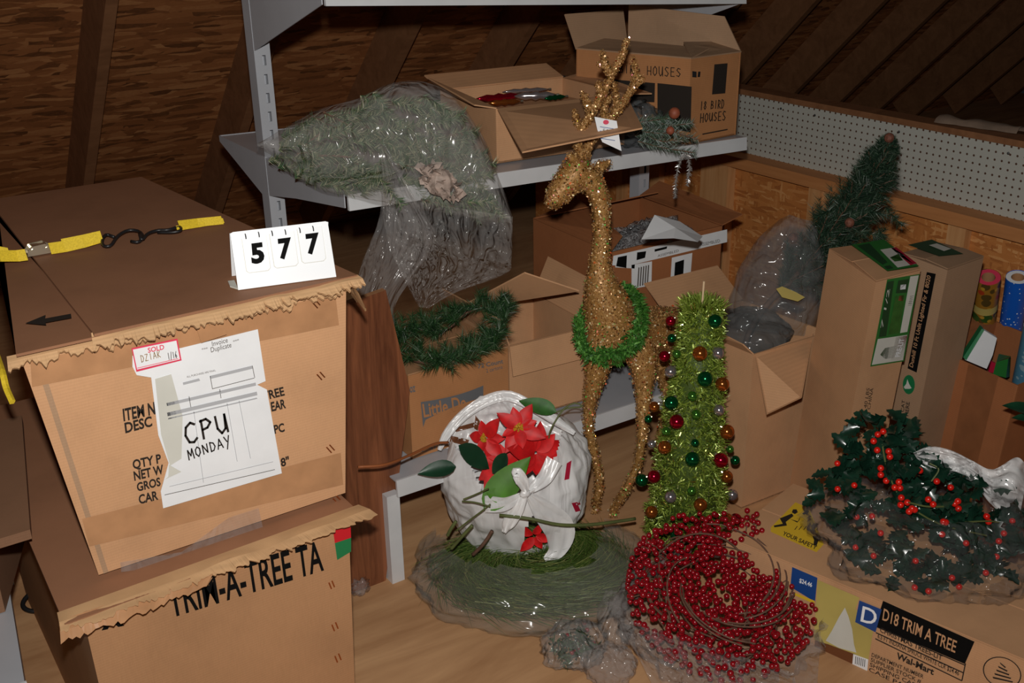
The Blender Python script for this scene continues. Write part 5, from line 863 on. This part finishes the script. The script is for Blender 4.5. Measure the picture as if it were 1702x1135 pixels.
poinsettia('crumpled red silk poinsettia deep in the shopping bag under the leaf', 835, 770, .13, 9, .95, None, False)
poinsettia('red silk petals showing through the lower gap of the shopping bag', 888, 890, .035, 5, .62, TOV - UP * .6, False)
def leaf_thing(lab_, x, y, o, dx, dy, do, kind, s, stem=None):
    p0, p1 = sf(x, y, o), sf(x + dx, y + dy, o + do); r_ = root('silk_leaf', lab_, 'leaf', tuple(p0)); d = p1 - p0; inst('leaf', lm[kind], p0, r_, d.length / .10 * s, orient(d, TOV + UP * .4))
    if stem: B().tube(bez([sf(*q) for q in stem], 14), .0022, 6).mk('stem', 'green_stem', r_)
leaf_thing('broad light green silk leaf across the shopping bag knot', 805, 848, .0, 72, -88, .03, 'leaf_light', 1.0, [(815, 842, -.04), (790, 835, -.03), (768, 833, -.02)]); leaf_thing('second broad light green silk leaf beside the bag knot', 808, 818, .01, 58, 18, .0, 'leaf_light', .95, [(812, 812, -.03), (790, 822, -.02), (770, 830, -.02)])
leaf_thing('bright green silk leaf sticking up behind the open poinsettia', 925, 685, .14, -62, -22, .02, 'leaf_green', 1.0, [(925, 685, .14), (945, 678, .14), (968, 676, .13), (955, 670, .13), (935, 682, .13), (915, 715, .12), (912, 735, .13)])
leaf_thing('dark green silk leaf hanging outside the left of the shopping bag', 758, 775, .03, -52, 8, -.03, 'leaf_dark', 1.2); leaf_thing('dark green silk leaf just inside the shopping bag mouth', 762, 740, .07, 50, 35, .02, 'leaf_dark', 1.15); leaf_thing('dark green silk leaf between the red petals in the shopping bag', 842, 752, .09, -25, 45, 0, 'leaf_dark', 1.0); leaf_thing('glossy dark silk leaf under the light green leaf', 850, 775, .1, -45, 35, 0, 'leaf_dark', 1.0)
def stick(lab_, P, r, mat='green_stem'): o = B().tube(bez([sf(*q) for q in P], 20), r, 7).mk('flower_stem', mat, smooth=True); tag(o, lab_, 'stem')
stick('long green artificial stem running from the knot towards the tinsel tree', [(830, 856, -.04), (880, 862, -.05), (930, 872, -.04), (980, 872, -.01), (1030, 866, .04), (1056, 862, .06)], .0045)
stick('thin stem with an orange bare wire end lying past the wooden panel', [(595, 776, -.16), (640, 772, -.13), (680, 757, -.05), (722, 738, .03), (745, 735, .06)], .0035, 'orange_wire'); stick('cut green stem end lying on the front of the shopping bag', [(750, 912, -.005), (765, 895, -.015), (785, 873, -.02)], .0048); stick('short cut green stem stub left on the shopping bag', [(744, 890, .005), (750, 878, .0), (758, 866, 0)], .0048); stick('brown twig stub lying on the front of the shopping bag', [(786, 922, -.012), (800, 908, -.02), (810, 895, -.02), (818, 882, -.02)], .005, 'twig'); stick('thin green stem crossing the left of the shopping bag', [(758, 882, -.005), (780, 865, -.02), (800, 850, -.03), (815, 838, -.03)], .0022)
# ================================================================== HOLLY IN A BAG ON THE FLAT CARTON
HZ = H18 + .004
hl = root('holly_garland', 'dark green holly garland with red berries lying on the flat carton', 'garland', tuple(atz(1540, 900, HZ))); hc = atz(1535, 895, HZ + .05); hd = hc.dot(_h)
hm = [leaf_mesh('leaf', 'holly_leaf', .052, .0155, .35, .25, 1, 8), leaf_mesh('leaf', 'holly_leaf', .045, .0145, .5, -.2, 1, 8)]
hb_o = B().sphere((0, 0, 0), 1, 12, 8).mk('berry', 'holly_berry', hl, smooth=True); hbm = hb_o.data; bpy.data.objects.remove(hb_o)
for v in hbm.vertices: v.co += WM[hl.name].to_translation()
def hp(x, y, o): return atd(x, y, hd + o)
clus = [(1448, 712, .06), (1475, 722, .05), (1500, 715, .06), (1430, 738, .05), (1465, 745, .03), (1505, 742, .05), (1480, 770, .0), (1515, 768, .02), (1450, 765, .02), (1545, 785, .0), (1490, 800, -.02), (1530, 810, -.03), (1575, 800, -.01), (1615, 805, 0), (1460, 790, 0), (1500, 835, -.05), (1545, 840, -.06), (1590, 830, -.05), (1630, 845, -.03), (1600, 855, -.05), (1560, 860, -.07), (1510, 860, -.07), (1640, 865, -.04), (1580, 865, -.07)]
inside = [(1400, 780, .05), (1380, 820, .03), (1400, 860, -.02), (1440, 840, -.03), (1430, 890, -.06), (1480, 900, -.08), (1520, 930, -.1), (1560, 900, -.1), (1600, 910, -.09), (1640, 920, -.08), (1560, 960, -.12), (1600, 970, -.12), (1650, 960, -.1), (1500, 960, -.12), (1450, 930, -.08), (1680, 900, -.05), (1680, 860, -.01), (1410, 810, .02), (1540, 985, -.135), (1640, 900, -.07)]
for x, y, o in clus + inside:
    for _ in range(8):
        p = hp(x + random.gauss(0, 12), y + random.gauss(0, 9), o + random.uniform(-.01, .05)); p.z = max(p.z, HZ + .018); d = R3(); d.z = d.z * .5 + .15; inst('leaf', hm[random.random() < .5], p, hl, random.uniform(.8, 1.2), orient(d, TOV + R3(.7)))
bp2 = [(1459, 722), (1468, 717), (1452, 733), (1458, 748), (1477, 750), (1479, 759), (1464, 778), (1464, 789), (1473, 799), (1494, 801), (1487, 810), (1496, 811), (1498, 827), (1497, 839), (1508, 835), (1529, 782), (1557, 800), (1543, 830), (1551, 838), (1580, 810), (1587, 837), (1593, 845), (1640, 858), (1643, 867), (1572, 868), (1568, 867), (1511, 850), (1520, 847), (1516, 845), (1592, 833)]
for x, y in bp2:
    o = min(clus, key=lambda c: (c[0] - x) ** 2 + (c[1] - y) ** 2)[2] - .03; inst('berry', hbm, hp(x, y, o), hl, .0078)
for x, y, o in inside:
    for _ in range(1): p = hp(x + random.gauss(0, 14), y + random.gauss(0, 10), o - .02); p.z = max(p.z, HZ + .01); inst('berry', hbm, p, hl, .0075)
b = B()
for P in ([(1600, 840, -.06), (1545, 842, -.09), (1510, 835, -.09)], [(1548, 800, -.03), (1560, 780, -.02), (1545, 770, -.01)], [(1660, 868, -.06), (1640, 866, -.08), (1600, 868, -.09)], [(1465, 730, .04), (1475, 780, .0), (1500, 830, -.05), (1560, 870, -.08), (1640, 890, -.07)]): b.tube(bez([hp(*q) for q in P], 16), .002, 5)
b.mk('stems', 'green_stem', hl)
hbag = root('plastic_bag', 'large clear plastic bag round the holly garland on the flat carton', 'bag', tuple(atz(1540, 950, HZ)))
HO = [(1445, 800), (1440, 745), (1480, 700), (1540, 740), (1590, 765), (1640, 800), (1665, 850), (1660, 872), (1560, 868), (1500, 850)]
bc = V((hc.x, hc.y, HZ + .075)) + _r * .02 + _h * .0
blob('bag_film', bc, (.275, .225, .125), -BEAR - .15, 'holly_film', hbag, .17, 6, 110, 56, lambda p: not inpoly(*proj(p), HO) or (p - bc).dot(_h) > .1, HZ, 15.0, pleat=.012)
sheet_px('white_cuff', [((1518, 752), (1524, 762), hd + .03), ((1545, 742), (1548, 778), hd + .02), ((1580, 748), (1590, 785), hd + .01), ((1615, 765), (1618, 800), hd + .01), ((1650, 780), (1640, 830), hd + .02), ((1690, 760), (1660, 850), hd + .03), ((1710, 780), (1690, 880), hd + .03)], 'white_film', hbag, 14, 50, .03, 14, 2.5)
# leaf tips poking into view beside the gift wrap carton
gf = root('green_spray', 'dark green leaf spray poking out at the gift wrap carton corner', 'greenery', tuple(hp(1710, 690, .25)))
for a, c in (((1730, 690), (1672, 668)), ((1730, 700), (1685, 690)), ((1730, 800), (1672, 782))): p, q_ = hp(*a, .2), hp(*c, .2); inst('leaf', lm['leaf_dark'], p, gf, (q_ - p).length / .1, orient(q_ - p, TOV + UP))
# ================================================================== BAGGED TREE IN THE TALL FLAP CARTON
bt_ = root('artificial_tree', 'dark green artificial tree top leaning out of a plastic bag by the low wall', 'tree', (2.27, 2.1, .02))
tr = bez([V((2.26, 2.10, .02)), V((2.27, 2.10, .45)), atd(1330, 450, 3.10), atd(1395, 375, 3.16), atd(1440, 310, 3.20), atd(1466, 262, 3.22), atd(1478, 232, 3.23)], 40); B().tube(tr, [.010 * (1 - .6 * i / 40) for i in range(41)], 8).mk('trunk', 'twig', bt_, smooth=True)
b = B(); bn = B()
for k in range(260):
    i = random.randrange(11, 40); t = i / 40; p = tr[i]; ax_ = (tr[min(40, i + 1)] - tr[i - 1]).normalized(); o = R3(); o = (o - ax_ * o.dot(ax_)).normalized(); ln = .22 * (1 - t) + .012; ln = min(ln, .14) * random.uniform(.6, 1.1); d = (o + ax_ * 1.0).normalized() * ln; pts = [p, p + d * .5, p + d]; pine_path(b, pts, 110, .034 if t < .8 else .022, .0010, 1, .9)
    if k % 2: bn.tube(pts, .0016, 4)
pine_path(b, tr[32:], 600, .02, .001, 1, .8)
for x, y, dx, dy in ((1420, 275, 20, 18), (1470, 345, 15, 15), (1375, 385, 10, 10), (1460, 380, 10, 20), (1440, 420, 15, -20), (1350, 400, -20, 20), (1400, 400, 16, 10), (1385, 430, 12, 14), (1425, 440, 14, 4), (1410, 360, 16, -6), (1440, 350, 16, 4), (1360, 430, -10, 14), (1395, 460, 14, 8), (1450, 400, 10, 10), (1380, 350, -12, 6), (1350, 470, 10, 14), (1430, 385, 18, 4)):
    q_ = atd(x, y, 3.10); pine_path(b, bez([q_, atd(x + dx, y + dy, 3.11), atd(x + 2 * dx, y + 2 * dy, 3.13)], 6), 200, .036, .001, 1, .6)
b.mk('needles', 'pine_teal', bt_, kind='stuff'); bn.mk('branches', 'twig', bt_)
for x, y in ((1478, 229), (1412, 370), (1318, 395)): B().sphere(atd(x, y, 3.10 if y > 300 else 3.2), .015, 9, 7).mk('cone', 'cone_brown', bt_)
pb = root('plastic_bag', 'cloudy plastic bag pulled over the artificial tree in the tall flap carton', 'bag', (2.27, 2.08, .4))
vs = []; nu = 36; S_ = [((1212, 545), (1350, 560), .10), ((1206, 520), (1362, 530), .13), ((1212, 490), (1372, 500), .135), ((1225, 455), (1372, 470), .13), ((1245, 420), (1372, 440), .12), ((1268, 390), (1368, 410), .11), ((1292, 368), (1362, 385), .09), ((1312, 357), (1350, 368), .06)]
Lq = bez([V((s[0][0], s[0][1], s[2])) for s in S_], 40); Rq = bez([V((s[1][0], s[1][1], s[2])) for s in S_], 40)
for i in range(41):
    for k in range(nu):
        a = 2 * math.pi * k / nu; m_ = Lq[i].lerp(Rq[i], .5); hv = (Rq[i] - Lq[i]) * .5; q_ = m_ + hv * math.cos(a); u = V((math.cos(a) * 1.5, math.sin(a) * 1.5, i * .18)); dd = 3.05 + .06 * i / 40 - m_.z * .9 * math.sin(a) + .02 * noise.noise(u * 2) + .014 * abs(noise.noise(u * 4)); vs.append(atd(q_.x + 5 * noise.noise(u), q_.y, dd))
mk('bag_film', vs, [(i * nu + k, i * nu + (k + 1) % nu, (i + 1) * nu + (k + 1) % nu, (i + 1) * nu + k) for i in range(40) for k in range(nu)], 'tree_film', pb, smooth=True)
blob('dark_liner', V((2.255, 2.08, .475)), (.125, .12, .075), 0, 'smoke_film', pb, .15, 6, 48, 26, None, None, 21.0)
B().prism([atd(1290, 480, 2.915), atd(1300, 476, 2.915), atd(1322, 485, 2.915), atd(1338, 494, 2.915), atd(1326, 501, 2.915), atd(1300, 494, 2.915)], FWD * .002).mk('cream_tag', 'label_gold', pb)
# small scrap of clear film by the shelving foot
sc_ = blob('film_scrap', atz(598, 975, .018), (.028, .02, .02), .4, 'clear_film_thick', None, .5, 8, 24, 14, None, .003, 3.0); tag(sc_, 'crumpled scrap of clear film on the floor by the shelving leg', 'scrap')
